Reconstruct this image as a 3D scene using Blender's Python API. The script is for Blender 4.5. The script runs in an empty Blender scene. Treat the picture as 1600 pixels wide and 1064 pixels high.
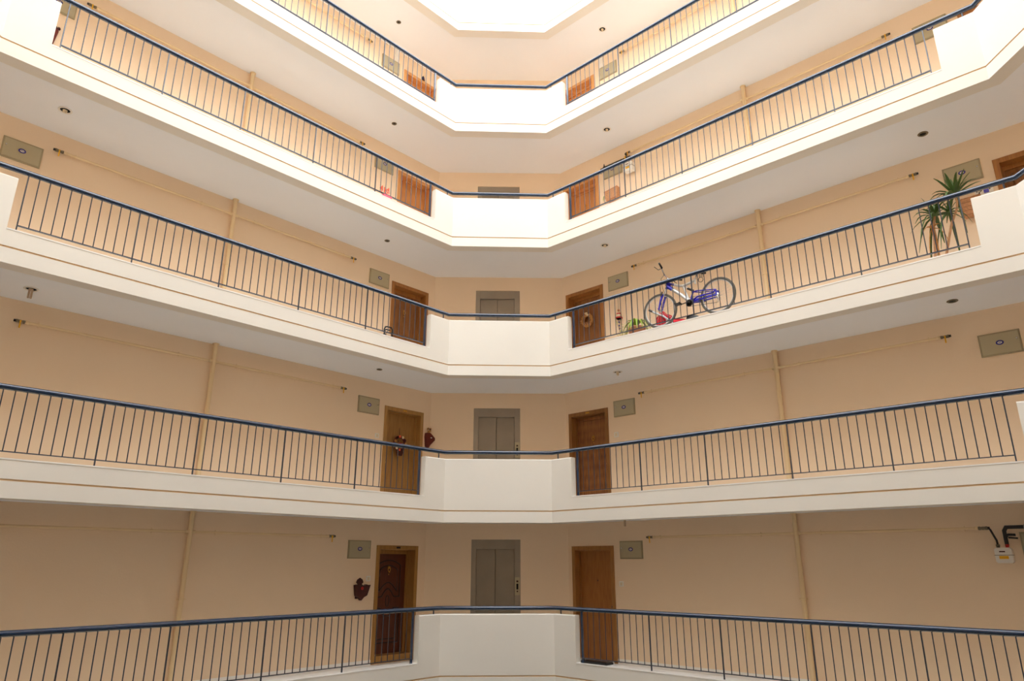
import bpy, math, random
from mathutils import Vector, Matrix
random.seed(7)
sc = bpy.context.scene
col = sc.collection
PI = math.pi

# ---------------------------------------------------------------- camera, light, exposure
cam = bpy.data.cameras.new('camera')
cam.sensor_width = 36.0
cam.lens = 24.446
cam.clip_start = 0.02
camo = bpy.data.objects.new('camera', cam)
col.objects.link(camo)
cR = Vector((0.680297, -0.732936, 0.001038))
cU = Vector((-0.224022, -0.206583, 0.952438))
cF = Vector((0.697861, 0.648173, 0.304732))
camo.matrix_world = Matrix(((cR.x, cU.x, -cF.x, 0), (cR.y, cU.y, -cF.y, 0), (cR.z, cU.z, -cF.z, 0), (0, 0, 0, 1)))
sc.camera = camo

world = bpy.data.worlds.new('sky')
sc.world = world
world.use_nodes = True
bg = world.node_tree.nodes['Background']
bg.inputs[0].default_value = (0.93, 0.97, 1.0, 1)
bg.inputs[1].default_value = 3.0

vs = sc.view_settings
vs.view_transform = 'Standard'
vs.look = 'None'
vs.gamma = 1.0
vs.use_curve_mapping = False
vs.exposure = 0.92
try:
    sc.cycles.diffuse_bounces = 8
    sc.cycles.max_bounces = 12
except Exception:
    pass

# ---------------------------------------------------------------- materials
def s2l(c):
    return tuple((x / 255 / 12.92) if x / 255 <= 0.04045 else ((x / 255 + 0.055) / 1.055) ** 2.4 for x in c)

def mat(name, rgb, rough=0.6, metal=0.0, var=0.0, vscale=3.0, bump=0.0, bscale=60.0, coat=0.0, spec=0.5):
    m = bpy.data.materials.new(name)
    m.use_nodes = True
    nt = m.node_tree
    b = nt.nodes['Principled BSDF']
    c = s2l(rgb)
    b.inputs['Base Color'].default_value = (*c, 1)
    b.inputs['Roughness'].default_value = rough
    b.inputs['Metallic'].default_value = metal
    b.inputs['Specular IOR Level'].default_value = spec
    if coat:
        b.inputs['Coat Weight'].default_value = coat
    tc = nt.nodes.new('ShaderNodeTexCoord')
    if var:
        n = nt.nodes.new('ShaderNodeTexNoise')
        n.inputs['Scale'].default_value = vscale
        n.inputs['Detail'].default_value = 5
        r = nt.nodes.new('ShaderNodeMapRange')
        r.inputs['From Min'].default_value = 0.3
        r.inputs['From Max'].default_value = 0.7
        r.inputs['To Min'].default_value = 1 - var
        r.inputs['To Max'].default_value = 1 + var * 0.4
        mx = nt.nodes.new('ShaderNodeVectorMath')
        mx.operation = 'SCALE'
        mx.inputs[0].default_value = c
        nt.links.new(tc.outputs['Object'], n.inputs['Vector'])
        nt.links.new(n.outputs['Fac'], r.inputs['Value'])
        nt.links.new(r.outputs['Result'], mx.inputs['Scale'])
        nt.links.new(mx.outputs[0], b.inputs['Base Color'])
    if bump:
        n2 = nt.nodes.new('ShaderNodeTexNoise')
        n2.inputs['Scale'].default_value = bscale
        n2.inputs['Detail'].default_value = 4
        bp = nt.nodes.new('ShaderNodeBump')
        bp.inputs['Strength'].default_value = bump
        bp.inputs['Distance'].default_value = 0.01
        nt.links.new(tc.outputs['Object'], n2.inputs['Vector'])
        nt.links.new(n2.outputs['Fac'], bp.inputs['Height'])
        nt.links.new(bp.outputs[0], b.inputs['Normal'])
    return m

def wood(name, rgb, dark, rough=0.45, scale=1.0, figure=False):
    m = bpy.data.materials.new(name)
    m.use_nodes = True
    nt = m.node_tree
    b = nt.nodes['Principled BSDF']
    b.inputs['Roughness'].default_value = rough
    tc = nt.nodes.new('ShaderNodeTexCoord')
    mp = nt.nodes.new('ShaderNodeMapping')
    mp.inputs['Scale'].default_value = (14 * scale, 14 * scale, 1.1 * scale)
    n = nt.nodes.new('ShaderNodeTexNoise')
    n.inputs['Scale'].default_value = 2.5
    n.inputs['Detail'].default_value = 8
    n.inputs['Distortion'].default_value = 0.6
    cr = nt.nodes.new('ShaderNodeValToRGB')
    cr.color_ramp.elements[0].position = 0.32
    cr.color_ramp.elements[0].color = (*s2l(dark), 1)
    cr.color_ramp.elements[1].position = 0.68
    cr.color_ramp.elements[1].color = (*s2l(rgb), 1)
    nt.links.new(tc.outputs['Object'], mp.inputs['Vector'])
    nt.links.new(mp.outputs[0], n.inputs['Vector'])
    if figure:
        w = nt.nodes.new('ShaderNodeTexWave')
        w.wave_type = 'RINGS'
        w.inputs['Scale'].default_value = 1.4
        w.inputs['Distortion'].default_value = 2
        w.inputs['Detail'].default_value = 3
        mp2 = nt.nodes.new('ShaderNodeMapping')
        mp2.inputs['Location'].default_value = (-0.45, 0, -0.4)
        mp2.inputs['Scale'].default_value = (6, 6, 1.1)
        nt.links.new(tc.outputs['Object'], mp2.inputs['Vector'])
        nt.links.new(mp2.outputs[0], w.inputs['Vector'])
        mx = nt.nodes.new('ShaderNodeMix')
        mx.inputs[0].default_value = 0.1
        nt.links.new(n.outputs['Fac'], mx.inputs[2])
        nt.links.new(w.outputs['Fac'], mx.inputs[3])
        nt.links.new(mx.outputs[0], cr.inputs['Fac'])
    else:
        nt.links.new(n.outputs['Fac'], cr.inputs['Fac'])
    nt.links.new(cr.outputs[0], b.inputs['Base Color'])
    return m

M = {}
M['wall'] = mat('wall_paint', (243, 219, 189), 0.85, var=0.03, vscale=0.5, bump=0.15, bscale=35)
M['parapet'] = mat('parapet_paint', (232, 227, 217), 0.8, var=0.03, vscale=0.7, bump=0.08, bscale=12)
M['ceiling'] = mat('ceiling_paint', (241, 244, 248), 0.9, var=0.02, vscale=0.6)
M['marble'] = mat('marble_floor', (248, 245, 240), 0.35, var=0.08, vscale=2.5)
M['ground'] = mat('unseen_ground', (98, 91, 82), 0.5, var=0.08, vscale=1.5)
M['groove'] = mat('groove_tan', (226, 202, 168), 0.9)  # tanner than the beam faces on either side
M['navy'] = mat('navy_enamel', (20, 44, 74), 0.22, metal=0.0, coat=1.0)
M['navy_bar'] = mat('navy_bar_enamel', (40, 50, 66), 0.3, coat=0.5)
M['pipe'] = mat('cream_pipe_paint', (236, 210, 166), 0.5)
M['brass'] = mat('brass', (212, 160, 70), 0.3, metal=1.0)
M['steel'] = mat('brushed_steel', (170, 170, 168), 0.35, metal=1.0)
M['chrome'] = mat('chrome', (220, 220, 222), 0.15, metal=1.0)
M['valve'] = mat('valve_body', (122, 112, 92), 0.4, metal=0.6)
M['yellow'] = mat('yellow_paint', (240, 180, 20), 0.4)
M['black'] = mat('black_rubber', (22, 20, 20), 0.55)
M['iron'] = mat('black_iron', (30, 26, 24), 0.4)
M['box'] = mat('meter_box_paint', (182, 171, 140), 0.45)
M['boxedge'] = mat('meter_box_edge', (162, 150, 120), 0.5)
M['blue'] = mat('blue_ink', (38, 34, 130), 0.5)
M['white'] = mat('white_plastic', (236, 232, 224), 0.4)
M['lift'] = mat('grey_lift_steel', (158, 148, 134), 0.38, metal=0.35, var=0.06, vscale=2)
M['liftp'] = mat('grey_lift_panel', (148, 138, 124), 0.36, metal=0.35, var=0.08, vscale=3)
M['dark'] = mat('dark_gap', (16, 14, 12), 0.8)
M['display'] = mat('red_black_display', (60, 10, 8), 0.3)
M['redfab'] = mat('red_fabric', (205, 24, 40), 0.8)
M['red'] = mat('red_paint', (190, 30, 25), 0.5)
M['bikeblue'] = mat('bike_blue', (44, 40, 190), 0.25, coat=0.5)
M['silver'] = mat('bike_silver', (214, 214, 212), 0.3, metal=0.35)
M['tyre'] = mat('tyre_grey', (104, 99, 90), 0.8)
M['leaf'] = mat('yucca_leaf', (76, 104, 44), 0.5, var=0.3, vscale=8)
M['leaf2'] = mat('lime_leaf', (158, 190, 70), 0.5, var=0.2, vscale=8)
M['bark'] = mat('yucca_bark', (206, 156, 112), 0.85, var=0.25, vscale=20)
M['terra'] = mat('terracotta', (188, 130, 92), 0.8, var=0.1, vscale=10)
M['wicker'] = mat('wicker', (204, 150, 106), 0.7, var=0.3, vscale=30)
M['maroon'] = mat('maroon_wood', (64, 14, 10), 0.5)
M['maroon2'] = mat('russet_cloth', (104, 34, 22), 0.8)
M['straw'] = mat('dried_straw', (206, 150, 84), 0.8, var=0.3, vscale=25)
M['cream'] = mat('cream_cloth', (232, 214, 180), 0.8)
M['pink'] = mat('pink_plastic', (214, 92, 112), 0.5)
M['coral'] = mat('coral_felt', (236, 96, 62), 0.7)
M['beige'] = mat('beige_fabric', (205, 178, 150), 0.8)
M['oak_flat'] = wood('oak_flat', (167, 124, 66), (147, 103, 51))
M['oak_trim'] = wood('oak_trim', (184, 139, 78), (161, 119, 63))
M['gold_trim'] = wood('golden_oak_trim', (178, 132, 68), (158, 112, 54))
M['mahog'] = wood('mahogany', (103, 49, 25), (78, 34, 16))
M['mahog_dark'] = mat('mahogany_moulding', (38, 12, 8), 0.4)
M['walnut'] = wood('walnut', (154, 101, 49), (120, 72, 31))
M['walnut_trim'] = wood('walnut_trim', (174, 119, 58), (150, 95, 43))
M['grain'] = wood('figured_walnut', (159, 103, 51), (112, 64, 29), figure=True)
M['grain_trim'] = wood('figured_walnut_trim', (157, 108, 54), (132, 85, 40))
M['orange'] = wood('orange_oak', (208, 144, 80), (186, 121, 63))
M['orange_trim'] = wood('orange_oak_trim', (220, 160, 95), (200, 137, 78))
M['brown_flat'] = wood('brown_oak_flat', (170, 113, 54), (150, 93, 40))
M['brown_trim'] = wood('brown_oak_trim', (174, 124, 66), (154, 103, 51))

# ---------------------------------------------------------------- mesh helpers
class MB:
    def __init__(s):
        s.v = []; s.f = []; s.sm = []
    def add(s, vs, fs, smooth=False):
        n = len(s.v)
        s.v += [tuple(p) for p in vs]
        for f in fs:
            s.f.append([i + n for i in f]); s.sm.append(smooth)
        return s
    def box(s, x0, x1, y0, y1, z0, z1):
        vs = [(x, y, z) for z in (z0, z1) for y in (y0, y1) for x in (x0, x1)]
        return s.add(vs, [(0, 2, 3, 1), (4, 5, 7, 6), (0, 1, 5, 4), (2, 6, 7, 3), (0, 4, 6, 2), (1, 3, 7, 5)])
    def bbox(s, x0, x1, y0, y1, z0, z1, b):
        # box with chamfered front (low y) edges
        vs = [(x0, y1, z0), (x1, y1, z0), (x1, y1, z1), (x0, y1, z1),
              (x0, y0 + b, z0), (x1, y0 + b, z0), (x1, y0 + b, z1), (x0, y0 + b, z1),
              (x0 + b, y0, z0 + b), (x1 - b, y0, z0 + b), (x1 - b, y0, z1 - b), (x0 + b, y0, z1 - b)]
        fs = [(0, 3, 2, 1), (8, 9, 10, 11)]
        for i in range(4):
            j = (i + 1) % 4
            fs.append((i, j, 4 + j, 4 + i)); fs.append((4 + i, 4 + j, 8 + j, 8 + i))
        return s.add(vs, fs)
    def tube(s, pts, r, n=8, closed=False, caps=True, smooth=True):
        pts = [Vector(p) for p in pts]
        m = len(pts)
        rs = r if isinstance(r, (list, tuple)) else [r] * m
        rings = []
        up = None
        for i, p in enumerate(pts):
            if closed:
                d0 = (p - pts[i - 1]); d1 = (pts[(i + 1) % m] - p)
            else:
                d0 = (p - pts[i - 1]) if i else (pts[1] - p)
                d1 = (pts[i + 1] - p) if i < m - 1 else (p - pts[i - 1])
            d0 = d0.normalized(); d1 = d1.normalized()
            t = (d0 + d1)
            t = t.normalized() if t.length > 1e-6 else d1
            if up is None:
                up = Vector((0, 0, 1)) if abs(t.z) < 0.9 else Vector((1, 0, 0))
            side = t.cross(up)
            if side.length < 1e-4:
                side = t.cross(Vector((0, 1, 0)))
            side.normalize()
            u2 = side.cross(t).normalized()
            up = u2
            ca = max(0.35, d0.dot(t))
            # mitre: stretch the ring in the bend plane
            bend = (d1 - d0)
            bd = bend.normalized() if bend.length > 1e-5 else None
            ring = []
            for k in range(n):
                a = 2 * PI * k / n
                off = side * math.cos(a) * rs[i] + u2 * math.sin(a) * rs[i]
                if bd is not None:
                    off += bd * off.dot(bd) * (1 / ca - 1)
                ring.append(p + off)
            rings.append(ring)
        vs = [q for ring in rings for q in ring]
        fs = []
        cnt = m if closed else m - 1
        for i in range(cnt):
            a = i * n; b = ((i + 1) % m) * n
            for k in range(n):
                k2 = (k + 1) % n
                fs.append((a + k, a + k2, b + k2, b + k))
        s.add(vs, fs, smooth)
        if caps and not closed:
            s.add(rings[0], [tuple(range(n))[::-1]]); s.add(rings[-1], [tuple(range(n))])
        return s
    def lathe(s, prof, n=20, axis='z', c=(0, 0, 0), smooth=True):
        vs = []
        for (r, h) in prof:
            for k in range(n):
                a = 2 * PI * k / n
                x, y = r * math.cos(a), r * math.sin(a)
                if axis == 'z': q = (x, y, h)
                elif axis == 'y': q = (x, h, y)
                else: q = (h, x, y)
                vs.append((q[0] + c[0], q[1] + c[1], q[2] + c[2]))
        fs = []
        for i in range(len(prof) - 1):
            for k in range(n):
                k2 = (k + 1) % n
                fs.append((i * n + k, i * n + k2, (i + 1) * n + k2, (i + 1) * n + k))
        if prof[0][0] > 1e-5: fs.append(tuple(range(n))[::-1])
        if prof[-1][0] > 1e-5: fs.append(tuple(range((len(prof) - 1) * n, len(prof) * n)))
        return s.add(vs, fs, smooth)
    def prism(s, poly, y0, y1):
        n = len(poly)
        vs = [(x, y0, z) for x, z in poly] + [(x, y1, z) for x, z in poly]
        fs = [tuple(range(n)), tuple(range(2 * n - 1, n - 1, -1))]
        for i in range(n):
            j = (i + 1) % n
            fs.append((i, i + n, j + n, j))
        return s.add(vs, fs)
    def sphere(s, c, r, n=10, sq=(1, 1, 1)):
        prof = []
        m = max(4, n // 2)
        vs = []; fs = []
        for i in range(m + 1):
            t = PI * i / m
            for k in range(n):
                a = 2 * PI * k / n
                vs.append((c[0] + r * sq[0] * math.sin(t) * math.cos(a), c[1] + r * sq[1] * math.sin(t) * math.sin(a), c[2] + r * sq[2] * math.cos(t)))
        for i in range(m):
            for k in range(n):
                k2 = (k + 1) % n
                fs.append((i * n + k, (i + 1) * n + k, (i + 1) * n + k2, i * n + k2))
        return s.add(vs, fs, True)
    def ribbon(s, pts, widths, side, thick=0.002):
        # leaf blade: folded strip along pts
        pts = [Vector(p) for p in pts]; side = Vector(side).normalized()
        vs = []; fs = []
        for p, w in zip(pts, widths):
            vs += [p - side * w, p + Vector((0, 0, -w * 0.5)), p + side * w]
        for i in range(len(pts) - 1):
            a = i * 3; b = a + 3
            fs += [(a, a + 1, b + 1, b), (a + 1, a + 2, b + 2, b + 1)]
        return s.add(vs, fs, True)
    def mesh(s, name, m):
        me = bpy.data.meshes.new(name)
        me.from_pydata(s.v, [], s.f)
        me.polygons.foreach_set('use_smooth', s.sm)
        mats = m if isinstance(m, (list, tuple)) else [m]
        for q in mats: me.materials.append(q)
        me.update()
        return me
    def build(s, name, m, parent=None, loc=None, rz=0.0, fix=True):
        me = s.mesh(name, m)
        if fix:
            import bmesh
            bm = bmesh.new(); bm.from_mesh(me)
            bmesh.ops.recalc_face_normals(bm, faces=bm.faces)
            bm.to_mesh(me); bm.free()
        o = bpy.data.objects.new(name, me)
        col.objects.link(o)
        if parent: o.parent = parent
        if loc: o.location = loc
        o.rotation_euler = (0, 0, rz)
        return o

def tag(o, label, cat, group=None, kind=None):
    o['label'] = label; o['category'] = cat
    if group: o['group'] = group
    if kind: o['kind'] = kind
    return o

def empty(name, loc, rz, label=None, cat=None, group=None, kind=None, rot=None):
    o = bpy.data.objects.new(name, None)
    o.empty_display_size = 0.1
    col.objects.link(o)
    o.location = loc
    o.rotation_euler = rot or (0, 0, rz)
    if label: tag(o, label, cat, group, kind)
    return o

def inst(me, name, parent, loc=(0, 0, 0), rz=0.0, rot=None):
    o = bpy.data.objects.new(name, me)
    col.objects.link(o)
    o.parent = parent
    o.location = loc
    o.rotation_euler = rot or (0, 0, rz)
    return o

# ---------------------------------------------------------------- building dimensions (metres, camera eye at the origin)
IN = [(0.95, 10.36), (9.22, 10.36), (10.71, 8.874), (10.71, 0.67), (9.22, -0.82), (0.95, -0.82), (-0.54, 0.67), (-0.54, 8.87)]
OUT = [(-0.05, 12.087), (10.261, 12.087), (12.412, 9.847), (12.412, -0.30), (10.26, -2.52), (-0.05, -2.52), (-2.24, -0.30), (-2.24, 9.87)]
CURB = [-1.69, 1.218, 4.145, 7.035, 9.935, 12.83]        # top of the marble curb, per storey
SB = [-2.17, 0.741, 3.671, 6.58, 9.497, 12.351, 15.25]   # underside of the edge beam
RAIL = [-0.802, 2.096, 5.003, 7.896, 10.791]             # handrail axis
PTOP = [-0.90, 1.962, 4.872, 7.768, 10.665, 13.56]       # top of the solid corner parapets
FLOOR = [c - 0.20 for c in CURB]
CEIL = [s + 0.083 for s in SB]
CW = 0.24
STN = ['bottom storey', 'second storey from the bottom', 'third storey from the bottom', 'fourth storey from the bottom', 'fifth storey from the bottom', 'topmost storey']

def offset(poly, d):
    n = len(poly); lines = []
    for i in range(n):
        p = Vector(poly[i]); q = Vector(poly[(i + 1) % n])
        t = (q - p).normalized(); nrm = Vector((-t.y, t.x))   # left of travel = outwards (clockwise ring)
        lines.append((p + nrm * d, t))
    out = []
    for i in range(n):
        p, t = lines[i - 1]; q, u = lines[i]
        den = t.x * u.y - t.y * u.x
        w = q - p
        a = (w.x * u.y - w.y * u.x) / den
        out.append(tuple(p + t * a))
    return out

def ring_plate(name, pin, pout, z0, z1, m):
    b = MB(); n = len(pin)
    vs = []
    for z in (z0, z1):
        vs += [(x, y, z) for x, y in pin] + [(x, y, z) for x, y in pout]
    fs = []
    for i in range(n):
        j = (i + 1) % n
        fs += [(i, j, n + j, n + i), (2 * n + i, 3 * n + i, 3 * n + j, 2 * n + j),
               (i, 2 * n + i, 2 * n + j, j), (n + i, n + j, 3 * n + j, 3 * n + i)]
    b.add(vs, fs)
    return b.build(name, m)

def beam(name, z_sb, z_ce, z_curb, m, mg, mt):
    g = z_sb + 0.218
    prof = [(0, z_sb), (0, g - 0.012), (0.018, g - 0.009), (0.018, g + 0.010), (0, g + 0.012), (0, z_curb), (CW, z_curb), (CW, z_sb)]
    mats = [0, 1, 1, 1, 0, 2, 0, 0]
    rings = [offset(IN, d) if d else IN for d, z in prof]
    b = MB(); n = 8; vs = []
    for (d, z), r in zip(prof, rings):
        vs += [(x, y, z) for x, y in r]
    fs = []; mi = []
    k = len(prof)
    for a in range(k):
        c = (a + 1) % k
        for i in range(n):
            j = (i + 1) % n
            fs.append((a * n + i, a * n + j, c * n + j, c * n + i)); mi.append(mats[a])
    b.add(vs, fs)
    o = b.build(name, [m, mg, mt])
    for p, q in zip(o.data.polygons, mi): p.material_index = q
    return o

# storeys
for n in range(6):
    o = beam('trim_%d' % (n + 1), SB[n], CEIL[n], CURB[n], M['parapet'], M['groove'], M['marble'])
    tag(o, 'cream edge beam with a thin groove and marble curb round the well, ' + STN[n], 'edge beam', kind='structure')
    pin = offset(IN, CW)
    o = ring_plate('ceiling', pin, OUT, CEIL[n], CEIL[n] + 0.06, M['ceiling'])
    tag(o, 'pale grey ceiling under the gallery floor of the ' + STN[n], 'ceiling', kind='structure')
    o = ring_plate('floor', pin, OUT, CEIL[n] + 0.06, FLOOR[n], M['marble'])
    tag(o, 'pale marble gallery floor of the ' + STN[n], 'floor', kind='structure')
b = MB(); b.add([(x, y, -3.4) for x, y in OUT], [tuple(range(8))]); o = b.build('floor', M['ground'])  # unseen ground, its height and tone chosen for the light on the bottom storey
tag(o, 'unseen ground added under the well, shaped to set the light on the bottom storey', 'floor', kind='structure')

# parapets: solid corner pieces
def parapet(path, z0, z1, m, name, t=0.13):
    # path runs clockwise; thickness outwards; rounded top edges
    P = [Vector(p) for p in path]
    nrm = []
    for i in range(len(P) - 1):
        d = (P[i + 1] - P[i]).normalized(); nrm.append(Vector((-d.y, d.x)))
    def off(d):
        r = [P[0] + nrm[0] * d]
        for i in range(1, len(P) - 1):
            a, c = nrm[i - 1], nrm[i]
            h = (a + c).normalized()
            r.append(P[i] + h * (d / h.dot(a)))
        r.append(P[-1] + nrm[-1] * d)
        return r
    e = 0.018
    prof = [(0, z0), (0, z1 - e), (e * .3, z1 - e * .3), (e, z1), (t - e, z1), (t - e * .3, z1 - e * .3), (t, z1 - e), (t, z0)]
    k = len(prof); b = MB(); vs = []
    rings = []
    for (d, z) in prof:
        rings.append([(q.x, q.y, z) for q in off(d)])
    L = len(P)
    for r in rings: vs += r
    fs = []
    for a in range(k):
        c = (a + 1) % k
        for i in range(L - 1):
            fs.append((a * L + i, a * L + i + 1, c * L + i + 1, c * L + i))
    fs.append(tuple(a * L for a in range(k)))
    fs.append(tuple(a * L + L - 1 for a in range(k))[::-1])
    b.add(vs, fs)
    return b.build(name, m)

PATHS = [('corner in front of the lift', [(8.715, 10.36), IN[1], IN[2], (10.71, 8.38)]),
         ('near end of the left gallery', [(-0.54, 7.9), IN[7], IN[0], (1.51, 10.36)]),
         ('near end of the right gallery', [(10.71, 1.195), IN[3], IN[4], (8.3, -0.82)]),
         ('corner under the viewpoint', [(1.9, -0.82), IN[5], IN[6], (-0.54, 1.6)])]
for n in range(6):
    for where, path in PATHS:
        o = parapet(path, CURB[n] - 0.001, PTOP[n], M['parapet'], 'wall_parapet')
        tag(o, 'solid cream parapet at the %s, %s' % (where, STN[n]), 'parapet', kind='structure')

# ---------------------------------------------------------------- wall frames
class Fr:
    def __init__(s, o, u):
        s.o = Vector((o[0], o[1], 0)); s.u = Vector((u[0], u[1], 0)).normalized()
        s.into = Vector((-s.u.y, s.u.x, 0))      # into the wall
        s.rz = math.atan2(s.u.y, s.u.x)
    def p(s, a, z, out=0.0):
        q = s.o + s.u * a - s.into * out
        return (q.x, q.y, z)
LW = Fr((0, 12.087), (1, 0))
RW = Fr((12.412, 0), (0, -1))      # a = -y
EW = Fr((10.261, 12.087), (2.151, -2.240))
LP = Fr((0, 10.36), (1, 0))
RP = Fr((10.71, 0), (0, -1))
def k_(w, Y=12.2):
    return 1 - w / Y              # a thing standing w metres off the wall appears at wall coordinates / k

def wall(name, fr, a0, a1, z0, z1, holes, m, t=0.5):
    xs = sorted(set([a0, a1] + [h[0] for h in holes] + [h[1] for h in holes]))
    zs = sorted(set([z0, z1] + [h[2] for h in holes] + [h[3] for h in holes]))
    idx = {}; vs = []; fs = []
    def V(i, j, s):
        key = (i, j, s)
        if key not in idx:
            idx[key] = len(vs); vs.append((xs[i], t * s, zs[j]))
        return idx[key]
    def hole(i, j):
        if i < 0 or j < 0 or i >= len(xs) - 1 or j >= len(zs) - 1: return True
        cx = (xs[i] + xs[i + 1]) / 2; cz = (zs[j] + zs[j + 1]) / 2
        return any(h[0] < cx < h[1] and h[2] < cz < h[3] for h in holes)
    for i in range(len(xs) - 1):
        for j in range(len(zs) - 1):
            if hole(i, j): continue
            fs.append((V(i, j, 0), V(i + 1, j, 0), V(i + 1, j + 1, 0), V(i, j + 1, 0)))
            fs.append((V(i, j, 1), V(i, j + 1, 1), V(i + 1, j + 1, 1), V(i + 1, j, 1)))
            if hole(i - 1, j): fs.append((V(i, j, 0), V(i, j + 1, 0), V(i, j + 1, 1), V(i, j, 1)))
            if hole(i + 1, j): fs.append((V(i + 1, j, 0), V(i + 1, j, 1), V(i + 1, j + 1, 1), V(i + 1, j + 1, 0)))
            if hole(i, j - 1): fs.append((V(i, j, 0), V(i, j, 1), V(i + 1, j, 1), V(i + 1, j, 0)))
            if hole(i, j + 1): fs.append((V(i, j + 1, 0), V(i + 1, j + 1, 0), V(i + 1, j + 1, 1), V(i, j + 1, 1)))
    b = MB(); b.add(vs, fs)
    return b.build(name, m, loc=tuple(fr.o), rz=fr.rz)

DT = [0.345, 3.252, 6.172, 9.065, 12.0]      # top of the door casings
ET = [0.487, 3.400, 6.318, 9.187, 12.06]     # top of the lift openings
ZB, ZT = -3.4, 13.6
C_ = 0.02
hl = []; hr = []; he = []
for n in range(5):
    hl.append((8.965 + C_, 10.052 - C_, FLOOR[n], DT[n] - C_)); hl.append((0.205 + C_, 1.29 - C_, FLOOR[n], DT[n] - C_))
    hr.append((-9.745 + C_, -8.655 - C_, FLOOR[n], DT[n] - C_)); hr.append((-0.996 + C_, 0.09 - C_, FLOOR[n], DT[n] - C_))
    he.append((0.996, 2.062, FLOOR[n], ET[n]))
EL = 3.1056
tag(wall('wall_left', LW, -0.05, 10.261, ZB, ZT, hl, M['wall']), 'beige plastered gallery wall on the left, all storeys', 'wall', kind='structure')
tag(wall('wall_right', RW, -9.847, 0.30, ZB, ZT, hr, M['wall']), 'beige plastered gallery wall on the right, all storeys', 'wall', kind='structure')
tag(wall('wall_back', EW, 0.0, EL, ZB, ZT, he, M['wall']), 'beige chamfered corner wall holding the lift doors', 'wall', kind='structure')
k = 0
for i, nm in ((3, 'wall_right_corner'), (4, 'wall_front_right'), (5, 'wall_front'), (6, 'wall_front_left'), (7, 'wall_left_corner')):
    p = OUT[i]; q = OUT[(i + 1) % 8]
    fr = Fr(p, (q[0] - p[0], q[1] - p[1]))
    Lq = math.hypot(q[0] - p[0], q[1] - p[1])
    tag(wall(nm, fr, 0, Lq, ZB, ZT, [], M['wall']), 'beige plastered wall closing the gallery, ' + nm.replace('wall_', '').replace('_', ' ') + ' side', 'wall', kind='structure')

# white skirting at the foot of the visible gallery walls, bottom storey (seen from above) and the others alike
ti = 7
for n in range(5):
    for fr, segs, side in ((LW, [(1.29, 8.965)], 'left'), (RW, [(-8.655, -0.996)], 'right')):
        b = MB()
        for a0, a1 in segs: b.bbox(a0, a1, -0.012, 0, FLOOR[n], FLOOR[n] + 0.09, 0.003)
        o = b.build('trim_%d' % ti, M['marble'], loc=tuple(fr.o), rz=fr.rz); ti += 1
        tag(o, 'white marble skirting along the %s gallery wall, %s' % (side, STN[n]), 'skirting', kind='structure')

# marble coping on the curb under the railings
for n in range(6):
    for fr, a0, a1, side in ((LP, 1.51, 8.715, 'left'), (RP, -8.38, -1.195, 'right')):
        b = MB(); b.box(a0, a1, -0.005, CW, CURB[n] - 0.016, CURB[n] + 0.001)
        o = b.build('trim_%d' % ti, M['marble'], loc=tuple(fr.o), rz=fr.rz); ti += 1
        tag(o, 'thin white marble coping on the curb of the %s gallery, %s' % (side, STN[n]), 'coping', kind='structure')

# ---------------------------------------------------------------- railings
bal_me = {}
def baluster_mesh(h, r):
    key = (round(h, 3), r)
    if key not in bal_me:
        b = MB(); b.tube([(0, 0, 0), (0, 0, h)], r, 6)
        bal_me[key] = b.mesh('baluster', M['navy_bar'])
    return bal_me[key]
LX = [1.61, 3.03, 4.325, 5.735, 7.135, 8.56]
RY = [8.222, 6.817, 5.537, 4.137, 2.732, 1.326]
GAPS = [11, 10, 11, 11, 11]
hp = offset(IN, 0.05)
for n in range(5):
    zr = RAIL[n]; zc = CURB[n]
    rt = empty('railing', (5.0, 10.41, zc), 0, 'navy blue steel railing with round handrail and thin bars, ' + STN[n], 'railing')
    rt_inv = Vector((5.0, 10.41, zc))
    def rel(p): return (p[0] - 5.0, p[1] - 10.41, p[2] - zc)
    # handrail following the well
    b = MB()
    path = [(-0.49, 5.5)] + [hp[7], hp[0], hp[1], hp[2], hp[3], hp[4]] + [(6.0, -0.87)]
    b.tube([rel((x, y, zr)) for x, y in path], 0.039, 16)
    b.build('handrail', M['navy'], rt)
    for side in (0, 1):
        ks = LX if side == 0 else RY
        Y = (lambda s: (s, 10.41)) if side == 0 else (lambda s: (10.76, s))
        kk = k_(0.05, -10.5)
        ks = [q * 1.0048 for q in ks]
        zb = zc + 0.085
        b = MB()
        if side == 0: b.box(ks[0] - 5, ks[-1] - 5, -0.016, 0.016, 0.078, 0.090)
        else: b.box(5.744, 5.776, ks[-1] - 10.41, ks[0] - 10.41, 0.078, 0.090)
        b.build('bottom_rail', M['navy_bar'], rt)
        for i in range(6):
            thick = 0.021 if i == (5 if side == 0 else 0) else 0.0075
            b = MB(); b.box(-thick, thick, -0.012, 0.012, 0, zr - zc - 0.03)
            me = b.mesh('post', M['navy'] if thick > 0.015 else M['navy_bar'])
            x, y = Y(ks[i])
            inst(me, 'post', rt, rel((x, y, zc)), 0 if side == 0 else PI / 2)
        for i in range(5):
            for j in range(1, GAPS[i]):
                t = j / GAPS[i]; q = ks[i] * (1 - t) + ks[i + 1] * t
                x, y = Y(q)
                inst(baluster_mesh(zr - 0.03 - zb, 0.0075), 'baluster', rt, rel((x, y, zb)))
    for (x, y) in ((9.09, 10.41), (10.76, 8.745), (1.10, 10.41), (10.76, 0.80)):
        b = MB(); b.tube([(0, 0, PTOP[n] - zc - 0.002), (0, 0, zr - zc - 0.03)], 0.012, 8)
        b.build('bracket', M['navy_bar'], rt, loc=rel((x, y, zc)))

# ---------------------------------------------------------------- doors
dn = [0]
def leaf_mesh(style, w, h, m):
    b = MB()
    b.bbox(0, w, 0, 0.05, 0, h, 0.002)
    return b

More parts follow.
